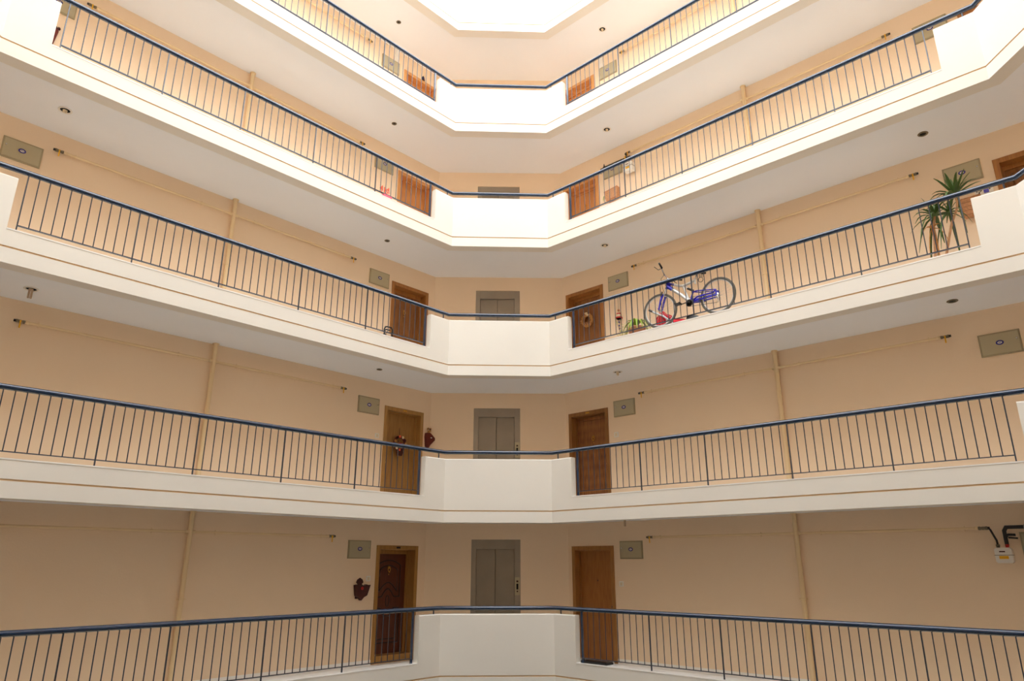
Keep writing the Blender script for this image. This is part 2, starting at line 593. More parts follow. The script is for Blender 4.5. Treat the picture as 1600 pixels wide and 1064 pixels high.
def rect_mould(b, x0, x1, z0, z1, r=0.012, y=-0.002):
    b.tube([(x0, y, z0), (x1, y, z0), (x1, y, z1), (x0, y, z1)], r, 6, closed=True)

def door(fr, a0, a1, zt, zf, depth, style, mt, ml, label, handle='left', plate=None, knocker=None, lower=0.0, transom=0.0, knob_mat='brass'):
    dn[0] += 1
    w = a1 - a0; H = zt - zf
    rt = empty('door_%d' % dn[0], fr.p(a0, zf), fr.rz, label, 'door', kind='structure')
    cw = 0.085
    # casing and lining
    b = MB()
    b.bbox(0, cw, -0.018, 0.0, 0, H, 0.004); b.bbox(w - cw, w, -0.018, 0.0, 0, H, 0.004); b.bbox(cw, w - cw, -0.018, 0.0, H - cw, H, 0.004)
    b.build('casing', mt, rt)
    b = MB()
    b.box(C_, cw, 0.0, 0.44, 0, H - C_); b.box(w - cw, w - C_, 0.0, 0.44, 0, H - C_); b.box(cw, w - cw, 0.0, 0.44, H - cw, H - C_)
    b.build('door_lining', mt, rt)
    # rebate stop strip in front of the leaf
    st = 0.022
    b = MB()
    b.box(cw, cw + st, depth - 0.035, depth, 0, H - cw); b.box(w - cw - st, w - cw, depth - 0.035, depth, 0, H - cw); b.box(cw + st, w - cw - st, depth - 0.035, depth, H - cw - st - transom, H - cw)
    b.build('door_stop', mt, rt)
    b = MB(); b.box(cw, w - cw, 0.0, depth + 0.04, -0.002, 0.02 + lower); b.build('threshold', M['marble'] if not lower else mt, rt)
    x0, x1 = cw, w - cw; lw = x1 - x0; lh = H - cw - 0.02 - lower
    lf_ = leaf_mesh(style, lw, lh, ml).build('door_leaf', ml, rt, loc=(x0, depth, 0.02 + lower))
    b = MB()
    if style == 'ornate':
        dm = M['mahog_dark']
        cx = lw / 2
        def arch(x0, x1, zs, zp, zb, r, flare):
            pts = [(x0, 0, zb), (x0, 0, zs)]
            for i in range(1, 12):
                t = i / 12; x = x0 + (x1 - x0) * t
                pts.append((x, 0, zs + (zp - zs) * math.sin(PI * t) ** 0.8))
            pts += [(x1, 0, zs), (x1, 0, zb)]
            # concave bottom
            for i in range(1, 12):
                t = i / 12; x = x1 + (x0 - x1) * t
                s_ = math.sin(PI * min(1, max(0, (t - flare) / (1 - 2 * flare))))
                pts.append((x, 0, zb + (0.16 if s_ > 0 else 0) * s_))
            return pts
        b.tube(arch(0.155, lw - 0.155, 1.70, 1.80, 1.08, 0.012, 0.24), 0.014, 6, closed=True)
        b.tube(arch(0.23, lw - 0.23, 1.61, 1.70, 1.20, 0.012, 0.02), 0.013, 6, closed=True)
        ov = []
        for i in range(24):
            a = 2 * PI * i / 24
            ov.append((cx + 0.042 * math.cos(a), 0, 1.00 + 0.085 * math.sin(a) + 0.02 * (1 if math.sin(a) > 0 else -1)))
        b.tube(ov, 0.010, 6, closed=True)
        def low(x0, x1, z0, z1, d):
            pts = [(x0, 0, z0), (x1, 0, z0), (x1, 0, z1)]
            pts.append((x1 - 0.14 * (x1 - x0), 0, z1))
            for i in range(9):
                t = i / 8; a = PI * t
                pts.append((cx + (0.5 - 0.22) * (x1 - x0) * math.cos(a), 0, z1 - d * math.sin(a)))
            pts += [(x0 + 0.14 * (x1 - x0), 0, z1), (x0, 0, z1)]
            return pts
        b.tube(low(0.155, lw - 0.155, 0.20, 0.86, 0.10), 0.014, 6, closed=True)
        b.tube(low(0.23, lw - 0.23, 0.27, 0.78, 0.07), 0.013, 6, closed=True)
        b.build('moulding', dm, lf_)
    elif style == 'panel':
        rect_mould(b, 0.12, lw - 0.12, 1.05, lh - 0.14, 0.014)
        rect_mould(b, 0.12, lw - 0.12, 0.15, 0.90, 0.014)
        b.build('moulding', ml, lf_)
    elif style == 'border':
        rect_mould(b, 0.07, lw - 0.07, 0.10, lh - 0.09, 0.011)
        b.build('moulding', ml, lf_)
    elif style == 'strips':
        for i in range(4):
            x = lw * (0.2 + 0.2 * i)
            b.box(x - 0.006, x + 0.006, -0.006, 0, 0.05, lh - 0.05)
        b.build('moulding', ml, lf_)
    hx = 0.07 if handle == 'left' else lw - 0.07
    b = MB()
    b.lathe([(0.028, 0), (0.028, -0.008), (0.012, -0.012), (0.012, -0.035), (0.026, -0.045), (0.030, -0.060), (0.018, -0.072), (0.0, -0.074)], 14, 'y')
    kn = b.build('door_knob', M[knob_mat], lf_, loc=(hx, 0, 1.02))
    b = MB(); b.bbox(hx - 0.02, hx + 0.02, -0.006, 0.002, 0.86, 0.95, 0.002); b.build('lock_plate', M[knob_mat], lf_)
    b = MB(); b.lathe([(0.012, 0), (0.012, -0.008), (0.0, -0.010)], 12, 'y', (lw / 2, 0, 1.52)); b.build('peephole', M['brass'] if knocker else M['iron'], lf_)
    if knocker:
        b = MB()
        kz = 1.60
        b.lathe([(0.03, 0), (0.03, -0.01), (0.0, -0.02)], 12, 'y', (lw / 2, 0, kz + 0.06))
        b.tube([(lw / 2 + 0.03 * math.sin(a), -0.018, kz + 0.02 + 0.045 * math.cos(a)) for a in [i * 2 * PI / 14 for i in range(14)]], 0.007, 6, closed=True)
        b.box(lw / 2 - 0.012, lw / 2 + 0.012, -0.03, -0.012, kz - 0.045, kz - 0.015)
        b.build('knocker', M['brass'], lf_)
    if plate:
        b = MB(); b.bbox(w / 2 - 0.05, w / 2 + 0.05, -0.028, -0.018, H - 0.06, H - 0.025, 0.002); b.build('number_plate', M[plate], rt)
    return rt

L0, L1_ = 8.965, 10.052
R0_, R1_ = -9.745, -8.655
door(LW, L0, L1_, DT[0], FLOOR[0], 0.27, 'ornate', M['gold_trim'], M['mahog'], 'dark mahogany door with arched mouldings in golden oak frame, left gallery, bottom storey', 'left', 'iron', True, transom=0.06, lower=0.12)
door(LW, L0, L1_, DT[1], FLOOR[1], 0.17, 'flat', M['oak_trim'], M['oak_flat'], 'light oak flush door with dark flower wreath, left of the lift, second storey', 'left', 'brass')
door(LW, L0, L1_, DT[2], FLOOR[2], 0.20, 'panel', M['walnut_trim'], M['walnut'], 'panelled walnut door with brass knocker, left of the lift, third storey', 'left', None, True, transom=0.06)
door(LW, L0, L1_, DT[3], FLOOR[3], 0.18, 'flat', M['orange_trim'], M['orange'], 'plain orange oak door beside red garland, left of the lift, fourth storey', 'left', None)
door(LW, L0, L1_, DT[4], FLOOR[4], 0.20, 'flat', M['orange_trim'], M['orange'], 'orange oak door with dark charm above it, left of the lift, fifth storey', 'left', None, transom=0.05)
door(RW, R0_, R1_, DT[0], FLOOR[0], 0.16, 'flat', M['brown_trim'], M['brown_flat'], 'plain brown oak door above dark mat, right of the lift, bottom storey', 'right', None, knob_mat='iron')
door(RW, R0_, R1_, DT[1], FLOOR[1], 0.18, 'border', M['grain_trim'], M['grain'], 'door of strongly figured walnut with brass knocker, right of the lift, second storey', 'right', 'brass', True)
door(RW, R0_, R1_, DT[2], FLOOR[2], 0.20, 'flat', M['walnut_trim'], M['walnut'], 'brown door with dried straw wreath, right of the lift, third storey', 'right', None, transom=0.06)
door(RW, R0_, R1_, DT[3], FLOOR[3], 0.20, 'panel', M['orange_trim'], M['orange'], 'orange oak door beside a gas meter, right of the lift, fourth storey', 'right', None, True, transom=0.06)
door(RW, R0_, R1_, DT[4], FLOOR[4], 0.20, 'flat', M['orange_trim'], M['orange'], 'orange oak door, right of the lift, fifth storey', 'right', None, transom=0.05)
for n in range(5):
    door(RW, -0.996, 0.09, DT[n], FLOOR[n], 0.2, 'panel', M['walnut_trim'], M['walnut'], 'brown door at the near end of the right gallery, ' + STN[n], 'left', None, True, transom=0.05)
    door(LW, 0.205, 1.29, DT[n], FLOOR[n], 0.2, 'flat', M['oak_trim'], M['oak_flat'], 'oak door at the near end of the left gallery, ' + STN[n], 'right', None)

# ---------------------------------------------------------------- lift entrances
for n in range(5):
    a0, a1 = 0.996, 2.062; H = ET[n] - FLOOR[n]; w = a1 - a0
    rt = empty('elevator_entrance', EW.p(a0, FLOOR[n]), EW.rz, 'grey steel lift entrance with two sliding doors, ' + STN[n], 'elevator')
    b = MB()
    b.bbox(0, 0.105, 0.02, 0.46, 0, H, 0.003); b.bbox(w - 0.128, w, 0.02, 0.46, 0, H, 0.003); b.bbox(0.105, w - 0.128, 0.02, 0.46, H - 0.20, H, 0.003)
    b.build('frame', M['lift'], rt)
    mid = (0.105 + w - 0.128) / 2
    for (x0, x1) in ((0.105, mid - 0.003), (mid + 0.003, w - 0.128)):
        b = MB(); b.bbox(x0, x1, 0.075, 0.115, 0.012, H - 0.20, 0.004); b.build('door_panel', M['liftp'], rt)
    b = MB(); b.box(0.105, w - 0.128, 0.12, 0.46, 0.0, H - 0.2); b.build('shaft_backing', M['dark'], rt)
    b = MB(); b.box(0.105, w - 0.128, 0.02, 0.12, 0.0, 0.012); b.build('sill', M['steel'], rt)
    zp = H - 0.78
    b = MB(); b.bbox(w - 0.122, w - 0.014, 0.008, 0.02, zp - 0.36, zp, 0.003); cp = b.build('call_panel', M['box'], rt)
    b = MB(); b.box(w - 0.088, w - 0.048, 0.003, 0.008, zp - 0.10, zp - 0.065); b.build('display', M['display'], cp)
    b = MB(); b.box(w - 0.088, w - 0.048, 0.003, 0.008, zp - 0.245, zp - 0.13); b.build('button_strip', M['dark'], cp)
    b = MB(); b.lathe([(0.016, 0.008), (0.016, 0.003), (0.0, 0.002)], 12, 'y', (w - 0.068, 0, zp - 0.285)); b.build('button', M['display'], cp)

# ---------------------------------------------------------------- electricity boxes
def box_thing(fr, a, zt, lock, label, fake=None):
    W, H = 0.535, 0.35
    rt = empty('electrical_box', fr.p(a, zt - H), fr.rz, label, 'electrical box')
    b = MB(); b.bbox(0, W, -0.028, 0.0, 0, H, 0.003); b.build('body', M['boxedge'], rt)
    b = MB(); b.bbox(0.022, W - 0.022, -0.034, -0.0281, 0.022, H - 0.022, 0.003); d = b.build('box_door', M['box'], rt)
    st = MB(); st.lathe([(0.052, -0.0345), (0.052, -0.036), (0.030, -0.0362)], 24, 'y')
    o = st.build('sticker', M['blue'], d, loc=(W / 2, 0, H / 2 + 0.01)); o.scale = (1.0, 1, 0.72)
    st = MB(); st.lathe([(0.031, -0.0362), (0.031, -0.0368), (0.0, -0.037)], 20, 'y')
    o = st.build('sticker_centre', M['white'], d, loc=(W / 2, 0, H / 2 + 0.01)); o.scale = (1.0, 1, 0.6)
    st = MB(); st.box(-0.018, 0.018, -0.0376, -0.0368, -0.005, 0.005); o = st.build('sticker_mark', M['blue'], d, loc=(W / 2, 0, H / 2 + 0.01))
    lx = 0.05 if lock == 'left' else W - 0.05
    b = MB(); b.lathe([(0.014, -0.034), (0.014, -0.044), (0.008, -0.050), (0.0, -0.050)], 12, 'y', (lx, 0, H * 0.60)); b.build('lock', M['chrome'], d)
    for (x, z) in ((0.035, 0.035), (W - 0.035, 0.035), (0.035, H - 0.035), (W - 0.035, H - 0.035)):
        pass
    return rt
BT = [0.430, 3.358, 6.283, 9.19, 12.05]
for n in range(5):
    if n == 4: lab = 'below white conduit, '
    else: lab = ''
    box_thing(LW, 8.268 if n != 2 else 8.335, BT[n], 'right', 'olive electrical box %sleft gallery beside the far door, %s' % (lab, STN[n].replace(' from the bottom', '')), n)
    box_thing(RW, -8.487, BT[n], 'left', 'olive electrical box %sright gallery beside the far door, %s' % (lab, STN[n].replace(' from the bottom', '')), n)
for n in range(1, 4):
    if n > 1: box_thing(LW, 1.448, BT[n] + 0.01, 'left', 'olive grey electrical box at near end of the left gallery, %s' % STN[n].replace(' from the bottom', ''))
for n in range(0, 4):
    box_thing(RW, -1.685, BT[n] - 0.005, 'right', 'olive grey electrical box at near end of the right gallery, %s' % STN[n].replace(' from the bottom', ''))

# white conduits above the two boxes of the fifth storey
for fr, a, side in ((LW, 8.70, 'left'), (RW, -8.41, 'right')):
    rt = MB(); rt.bbox(-0.055, 0.055, -0.035, 0.0, 0, CEIL[5] - 12.055, 0.003)
    o = rt.build('conduit', M['white'], loc=fr.p(a, 12.055), rz=fr.rz)
    tag(o, 'short white conduit from ceiling to electrical box, %s gallery, fifth storey' % side, 'conduit')

# ---------------------------------------------------------------- gas pipes
PZ = [0.492, 3.440, 6.372, 9.300, 12.205]
def valve_parts(rt, x, z, w, sgn, fac):
    # grey body, dark end cap, yellow lever hanging down; sgn = direction the pipe end points
    b = MB()
    b.lathe([(0.020, 0), (0.026, 0.004), (0.026, 0.03), (0.019, 0.034), (0.024, 0.05), (0.024, 0.08), (0.019, 0.085), (0.026, 0.09), (0.026, 0.12), (0.0, 0.12)], 12, 'x')
    v = b.build('valve', M['valve'], rt, loc=(x, -w, z)); v.scale = (sgn, 1, 1)
    b = MB(); b.lathe([(0.020, 0.1201), (0.020, 0.145), (0.0, 0.147)], 12, 'x'); b.build('end_cap', M['iron'], v)
    if fac:
      b = MB(); b.bbox(0.055, 0.075, -0.034, -0.026, -0.11, 0.0, 0.003); b.tube([(0.065, -0.022, 0), (0.065, -0.036, 0)], 0.012, 8); b.build('lever', M['yellow'], v)

def pipes(fr, s_riser, s_near, s_far, side):
    w = 0.06; k = k_(w); sx = s_riser * k
    a0, a1 = sorted((s_near * k, s_far * k)); c0 = 0.13
    for n in range(5):
        z0 = FLOOR[n]
        rt = empty('gas_pipe', fr.p(sx, z0), fr.rz, 'cream gas riser with long level branch and yellow valves, %s gallery wall, %s' % (side, STN[n].replace(' from the bottom', '')), 'pipe')
        H = CEIL[n + 1] - z0; z = PZ[n] * k - z0
        b = MB(); b.tube([(0, -w, 0), (0, -w, H)], 0.040, 14); b.build('riser', M['pipe'], rt)
        b = MB(); b.lathe([(0.058, H - 0.016), (0.058, H - 0.001), (0.041, H - 0.001)], 16, 'z', (0, -w, 0)); b.build('collar', M['pipe'], rt)
        b = MB()
        b.tube([(a0 + c0 - sx, -w, z), (a1 - c0 - sx, -w, z)], 0.021, 10)
        b.lathe([(0.027, a0 + c0 - sx), (0.027, a0 + c0 + 0.05 - sx)], 10, 'x', (0, -w, z)); b.lathe([(0.027, a1 - c0 - 0.05 - sx), (0.027, a1 - c0 - sx)], 10, 'x', (0, -w, z))
        b.lathe([(0.030, -0.075), (0.030, 0.075)], 12, 'x', (0, -w, z))
        b.build('branch', M['pipe'], rt)
        valve_parts(rt, a0 + c0 - sx, z, w, -1, 1)
        valve_parts(rt, a1 - c0 - sx, z, w, 1, not (side == 'right' and n == 0))
        for q in (-0.62, 0.42, a0 + 0.30 - sx, a1 - 0.30 - sx):
            b = MB(); b.tube([(q, -w + 0.028 * math.sin(t), z + 0.028 * math.cos(t)) for t in [i * 2 * PI / 10 for i in range(10)]], 0.005, 5, closed=True)
            b.tube([(q, -w + 0.027, z), (q, -0.001, z)], 0.006, 6); b.tube([(q, -w, z - 0.026), (q, -w, z - 0.045)], 0.005, 5); b.tube([(q, -w, z + 0.026), (q, -w, z + 0.045)], 0.005, 5)
            b.build('clamp', M['pipe'], rt)
        zc = z - 1.05
        b = MB(); b.lathe([(0.044, zc - 0.012), (0.047, zc), (0.044, zc + 0.012)], 14, 'z', (0, -w, 0)); b.box(-0.075, 0.075, -w - 0.004, -w + 0.004, zc - 0.012, zc + 0.012); b.box(-0.01, 0.01, -w, -0.001, zc - 0.01, zc + 0.01)
        b.build('clamp', M['pipe'], rt)
pipes(LW, 5.150, 2.125, 7.945, 'left')
pipes(RW, -4.860, -2.045, -7.835, 'right')

# ---------------------------------------------------------------- ceiling lights
def light(x, y, n, style, label):
    z = CEIL[n + 1]
    rt = empty('ceiling_light', (x, y, z), 0, label, 'ceiling light')
    R = {'small': 0.055, 'plain': 0.075}.get(style, 0.095)
    b = MB()
    b.lathe([(R, 0), (R + 0.004, -0.006), (R - 0.006, -0.014), (R - 0.022, -0.012), (R - 0.026, 0)], 24, 'z')
    b.build('trim_ring', M['valve'] if style in ('small', 'plain') else M['white'], rt)
    b = MB(); b.lathe([(R - 0.024, -0.002), (0.0, -0.003)], 20, 'z'); b.build('dark_disc', M['dark'], rt)  # dark disc puts the shade of a recess into colour; the ceiling is uncut
    L = {'long': 0.15, 'short': 0.045, 'mid': 0.075}.get(style, 0)
    if L:
        b = MB()
        for dx in (-0.016, 0.016):
            b.tube([(dx, 0, -0.003), (dx, 0, -L + 0.008), (dx * 0.8, 0, -L)], [0.014, 0.014, 0.008], 8)
        b.lathe([(0.033, -0.004), (0.033, -0.02), (0.0, -0.021)], 14, 'z')
        b.build('bulb', M['cream'] if style != 'long' else M['beige'], rt)
kc = 0.0
for n, items in {1: [((8.179, 11.278), 'small', 'left of the lift'), ((11.627, 7.828), 'mid', 'right of the lift'), ((2.111, 11.406), 'long', 'near end of left gallery'), ((11.645, 1.798), 'plain', 'near end of right gallery')],
                 2: [((8.207, 11.324), 'small', 'left of the lift'), ((11.595, 7.986), 'short', 'right of the lift'), ((2.006, 11.296), 'short', 'near end of left gallery'), ((11.698, 1.74), 'plain', 'near end of right gallery')],
                 3: [((8.163, 11.269), 'small', 'left of the lift'), ((11.649, 7.829), 'short', 'right of the lift')],
                 4: [((8.132, 11.297), 'small', 'left of the lift'), ((11.66, 7.83), 'short', 'right of the lift')],
                 0: [((11.62, 7.82), 'long', 'right of the lift')]}.items():
    for (x, y), st, wh in items:
        desc = {'small': 'small dark recessed ceiling light', 'plain': 'dark recessed ceiling light without a bulb', 'long': 'ceiling downlight with a long bare bulb', 'short': 'white ringed ceiling downlight with a stubby bulb', 'mid': 'ceiling downlight with a bulb hanging out'}[st]
        light(x, y, n, st, '%s, %s, %s' % (desc, wh, STN[n].replace(' from the bottom', '')))

# ---------------------------------------------------------------- gas meters
def meter(fr, s, z, label, sc_=1.0):
    rt = empty('gas_meter', fr.p(s, z), fr.rz, label, 'gas meter')
    w, h, d = 0.205 * sc_, 0.21 * sc_, 0.13
    y0 = -0.17
    b = MB()
    pf = [(-w / 2, 0.02), (-w / 2 + 0.02, 0), (w / 2 - 0.02, 0), (w / 2, 0.02), (w / 2, h - 0.025), (w / 2 - 0.025, h), (-w / 2 + 0.025, h), (-w / 2, h - 0.025)]
    b.prism(pf, y0, y0 + d); b.build('meter_body', M['white'], rt)
    b = MB(); b.box(-w / 2 - 0.006, w / 2 + 0.006, y0 - 0.006, y0 + d + 0.006, h * 0.50, h * 0.50 + 0.007); b.build('seam', M['valve'], rt)
    b = MB(); b.box(-0.055, 0.035, y0 - 0.004, y0, h * 0.63, h * 0.90); p = b.build('counter_window', M['white'], rt)
    b = MB(); b.box(-0.045, 0.025, y0 - 0.007, y0 - 0.004, h * 0.70, h * 0.78); b.build('digits', M['display'], p)
    b = MB(); b.box(-0.055, 0.055, y0 - 0.004, y0, h * 0.27, h * 0.46); b.build('label_plate', M['yellow'], rt)
    for sx in (-0.055, 0.055):
        b = MB(); b.lathe([(0.022, h), (0.022, h + 0.02), (0.026, h + 0.022), (0.026, h + 0.045), (0.0, h + 0.045)], 12, 'z', (sx, y0 + d / 2, 0)); b.build('union_nut', M['red'] if sx > 0 else M['valve'], rt)
    b = MB(); b.box(-0.03, 0.03, y0 + d, 0.0, h * 0.3, h * 0.7); b.build('wall_bracket', M['iron'], rt)
    return rt, y0 + d / 2, h
# bottom storey, near end of right gallery
rt, yc, h = meter(RW, -1.90, 0.005, 'white gas meter with yellow label and black pipes, right gallery, bottom storey')
b = MB(); b.tube([(-0.055, yc, h + 0.04), (-0.058, yc, h + 0.10), (-0.115, -0.07, 0.46), (-0.135, -0.06, 0.485)], 0.014, 8); b.build('inlet_pipe', M['iron'], rt)
b = MB(); b.tube([(0.055, yc, h + 0.04), (0.055, yc, 0.44), (0.085, yc, 0.488), (0.55, yc, 0.488)], 0.026, 10); b.build('outlet_pipe', M['iron'], rt)
b = MB(); b.tube([(0.055, yc, 0.375), (0.09, yc, 0.375)], 0.024, 8); b.tube([(0.09, yc, 0.385), (0.18, yc, 0.38)], 0.018, 8); b.tube([(0.09, yc, 0.345), (0.20, yc, 0.335)], 0.011, 8); b.build('shutoff_valve', M['iron'], rt)
b = MB(); b.tube([(0.30, yc, 0.488), (0.30, 0, 0.488)], 0.008, 6); b.tube([(0.30, yc + 0.028 * math.sin(t), 0.488 + 0.030 * math.cos(t)) for t in [i * 2 * PI / 10 for i in range(10)]], 0.005, 5, closed=True); b.build('clamp', M['steel'], rt)
# fourth storey, right of the lift
rt, yc, h = meter(RW, -7.70, 8.70, 'white gas meter on black pipework beside the door, right gallery, fourth storey', 1.15)
b = MB(); b.tube([(0.06, yc, h + 0.04), (0.062, yc, 0.375), (0.03, -0.10, 0.41), (-0.60, -0.10, 0.41), (-0.80, -0.10, 0.40), (-0.82, -0.10, 0.34), (-0.82, -0.06, 0.30)], 0.013, 8); b.build('outlet_pipe', M['iron'], rt)
b = MB(); b.tube([(-0.06, yc, h + 0.04), (-0.07, -0.10, 0.43), (-0.075, -0.09, 0.50)], 0.013, 8); b.tube([(-0.075, -0.06, 0.50), (-0.075, -0.12, 0.50)], 0.02, 8); b.build('inlet_pipe', M['iron'], rt)
b = MB(); b.bbox(-0.085, -0.060, -0.15, -0.142, 0.32, 0.44, 0.003); b.build('lever', M['yellow'], rt)
b = MB(); b.tube([(-0.70, -0.10, 0.41), (-0.70, -0.10, 0.50)], [0.022, 0.008], 8); b.tube([(-0.72, -0.10, 0.41), (-0.66, -0.10, 0.41)], 0.022, 8); b.build('shutoff_valve', M['iron'], rt)
b = MB(); b.tube([(-0.45, -0.10, 0.41), (-0.45, 0, 0.41)], 0.007, 6); b.build('clamp', M['steel'], rt)
# ---------------------------------------------------------------- wall ornaments
def circ(cx, cz, r, y, n=20, a0=0.0):
    return [(cx + r * math.cos(a0 + 2 * PI * i / n), y, cz + r * math.sin(a0 + 2 * PI * i / n)) for i in range(n)]

# dark shield shaped letter rack, bottom storey left
rt = empty('wall_planter', LW.p(8.60, -0.70), LW.rz, 'dark maroon shield shaped wall rack with red centre beside the mahogany door', 'wall rack')
b = MB()
b.prism([(0, 0.0), (0.06, 0.06), (0.13, 0.09), (0.20, 0.285), (0.145, 0.275), (0.115, 0.295), (0.07, 0.27), (-0.07, 0.27), (-0.10, 0.295), (-0.145, 0.285), (-0.115, 0.09), (-0.06, 0.06)], -0.10, -0.012)
b.build('pocket', M['maroon'], rt)
b = MB(); b.prism([(-0.09, 0.03), (0.09, 0.03), (0.09, 0.27), (0.05, 0.30), (0.085, 0.335), (0.06, 0.385), (0.0, 0.42), (-0.06, 0.385), (-0.085, 0.335), (-0.05, 0.30), (-0.09, 0.27)], -0.012, 0.0); b.build('back_board', M['maroon'], rt)
b = MB(); b.sphere((0, -0.105, 0.225), 0.032, 10, (1, 0.5, 1)); b.build('rosette', M['red'], rt)

# dark flower wreath on the light oak door, second storey
rt = empty('wreath', LW.p(9.50, 2.50, -0.13), LW.rz, 'dark twig wreath with yellow and pink flowers on the light oak door, second storey', 'wreath')
b = MB(); b.tube(circ(0, 0, 0.145, -0.02, 24), 0.026, 8, closed=True); b.build('ring', M['maroon2'], rt)
b = MB(); b.tube([(0, -0.01, 0.17), (0, 0.01, 0.34)], 0.004, 5); b.build('hanging_cord', M['maroon'], rt)
rnd = random.Random(3)
fl = MB()
fl.lathe([(0.030, 0), (0.034, -0.006), (0.018, -0.016), (0.0, -0.012)], 7, 'y')
fms = {c: fl.mesh('flower', M[c]) for c in ('straw', 'coral', 'cream', 'maroon')}
for i in range(11):
    a = 2 * PI * i / 11
    o = inst(fms[['straw', 'maroon', 'cream', 'coral', 'maroon'][i % 5]], 'flower', rt, (0.148 * math.cos(a), -0.048, 0.148 * math.sin(a)), rot=(0, rnd.random() * 3, 0))
b = MB(); b.sphere((0.0, -0.04, -0.02), 0.055, 10, (1.2, 0.6, 0.7)); b.build('centre_bow', M['red'], rt)
b = MB(); b.prism([(-0.06, -0.14), (0.06, -0.14), (0.08, -0.19), (0.05, -0.27), (-0.05, -0.27), (-0.08, -0.19)], -0.06, -0.01); b.build('bell', M['maroon'], rt)

# cloth pouch with dried flowers at the corner, second storey
rt = empty('wall_pouch', LW.p(10.155, 2.47), LW.rz, 'russet cloth pouch of dried yellow flowers hanging right of the light oak door', 'wall ornament')
b = MB(); b.prism([(-0.03, 0.02), (0.025, 0.0), (0.06, 0.06), (0.20, 0.19), (0.205, 0.22), (0.13, 0.28), (0.06, 0.33), (-0.045, 0.33), (-0.055, 0.24)], -0.09, -0.005); b.build('pouch', M['maroon2'], rt)
b = MB(); b.bbox(0.06, 0.10, -0.097, -0.09, 0.215, 0.235, 0.002); b.build('price_tag', M['white'], rt)
for i in range(9):
    x = -0.05 + 0.14 * rnd.random(); z = 0.33 + 0.12 * rnd.random()
    b = MB(); b.tube([(0.0, -0.045, 0.31), (x, -0.045 - 0.02 * rnd.random(), z)], 0.004, 4); b.sphere((x, -0.05, z), 0.024, 7); b.build('dried_flower', M['straw' if i % 3 else 'maroon'], rt)

# straw wreath on the brown door, third storey
rt = empty('wreath', RW.p(-9.23, 5.45, -0.16), RW.rz, 'wreath of pale dried straw and leaves on the brown door, third storey', 'wreath')
b = MB(); b.tube(circ(0, 0, 0.13, -0.02, 24), 0.038, 8, closed=True); b.build('ring', M['straw'], rt)
lm = MB(); lm.add([(0, 0, 0), (0.018, -0.012, 0.03), (0, -0.004, 0.075), (-0.018, -0.012, 0.03)], [(0, 1, 2, 3)]); lm.add([(0.018, -0.012, 0.03), (0, 0, 0), (0, -0.03, 0.04)], [(0, 1, 2)])
lms = [lm.mesh('dry_leaf', M['straw']), lm.mesh('dry_leaf', M['bark'])]
for i in range(34):
    a = 2 * PI * i / 34 + rnd.random() * 0.1; r = 0.13 + 0.03 * (rnd.random() - 0.5)
    inst(lms[i % 3 == 0], 'dry_leaf', rt, (r * math.cos(a), -0.045 - 0.02 * rnd.random(), r * math.sin(a)), rot=(0.3 * rnd.random(), rnd.random() * 6.28, 0.4 * rnd.random()))
b = MB(); b.sphere((0.0, -0.06, 0.16), 0.035, 8); b.sphere((-0.17, -0.03, 0.01), 0.03, 8); b.sphere((0.05, -0.06, 0.11), 0.03, 8); b.build('dry_bloom', M['cream'], rt)
b = MB(); b.tube([(0, -0.02, 0.16), (0, 0.0, 0.26)], 0.004, 5); b.build('hanging_cord', M['bark'], rt)

# hanging figure chime beside the brown door, third storey
rt = empty('wind_chime', RW.p(-8.22, 4.90, 0.05), RW.rz, 'little figure in cream and red hanging on a bead cord beside the brown door', 'wall ornament')
b = MB(); b.tube([(0, 0, 0.52), (0, 0, 0.84)], 0.004, 5); b.tube([(0, 0, 0.0), (0, 0, 0.36)], 0.004, 5); b.build('cord', M['navy_bar'], rt)
b = MB(); b.lathe([(0.075, 0.30), (0.07, 0.34), (0.045, 0.42), (0.03, 0.46), (0.0, 0.47)], 12, 'z'); b.build('robe', M['cream'], rt)
b = MB(); b.lathe([(0.077, 0.30), (0.079, 0.32), (0.073, 0.335)], 12, 'z'); b.lathe([(0.052, 0.40), (0.054, 0.415), (0.046, 0.43)], 12, 'z'); b.build('robe_trim', M['red'], rt)
b = MB(); b.sphere((0, 0, 0.50), 0.03, 10); b.build('head', M['terra'], rt)
for sx in (-1, 1):
    b = MB(); b.prism([(0, 0), (sx * 0.05, 0.06), (sx * 0.075, 0.02), (sx * 0.06, -0.03)][::sx], 0.0, 0.006); b.build('wing', M['cream'], rt, loc=(0, 0.02, 0.43))
for i, z in enumerate((0.06, 0.14, 0.22)):
    b = MB(); b.sphere((0, 0, z), 0.020, 8); b.build('bead', M['blue'], rt)

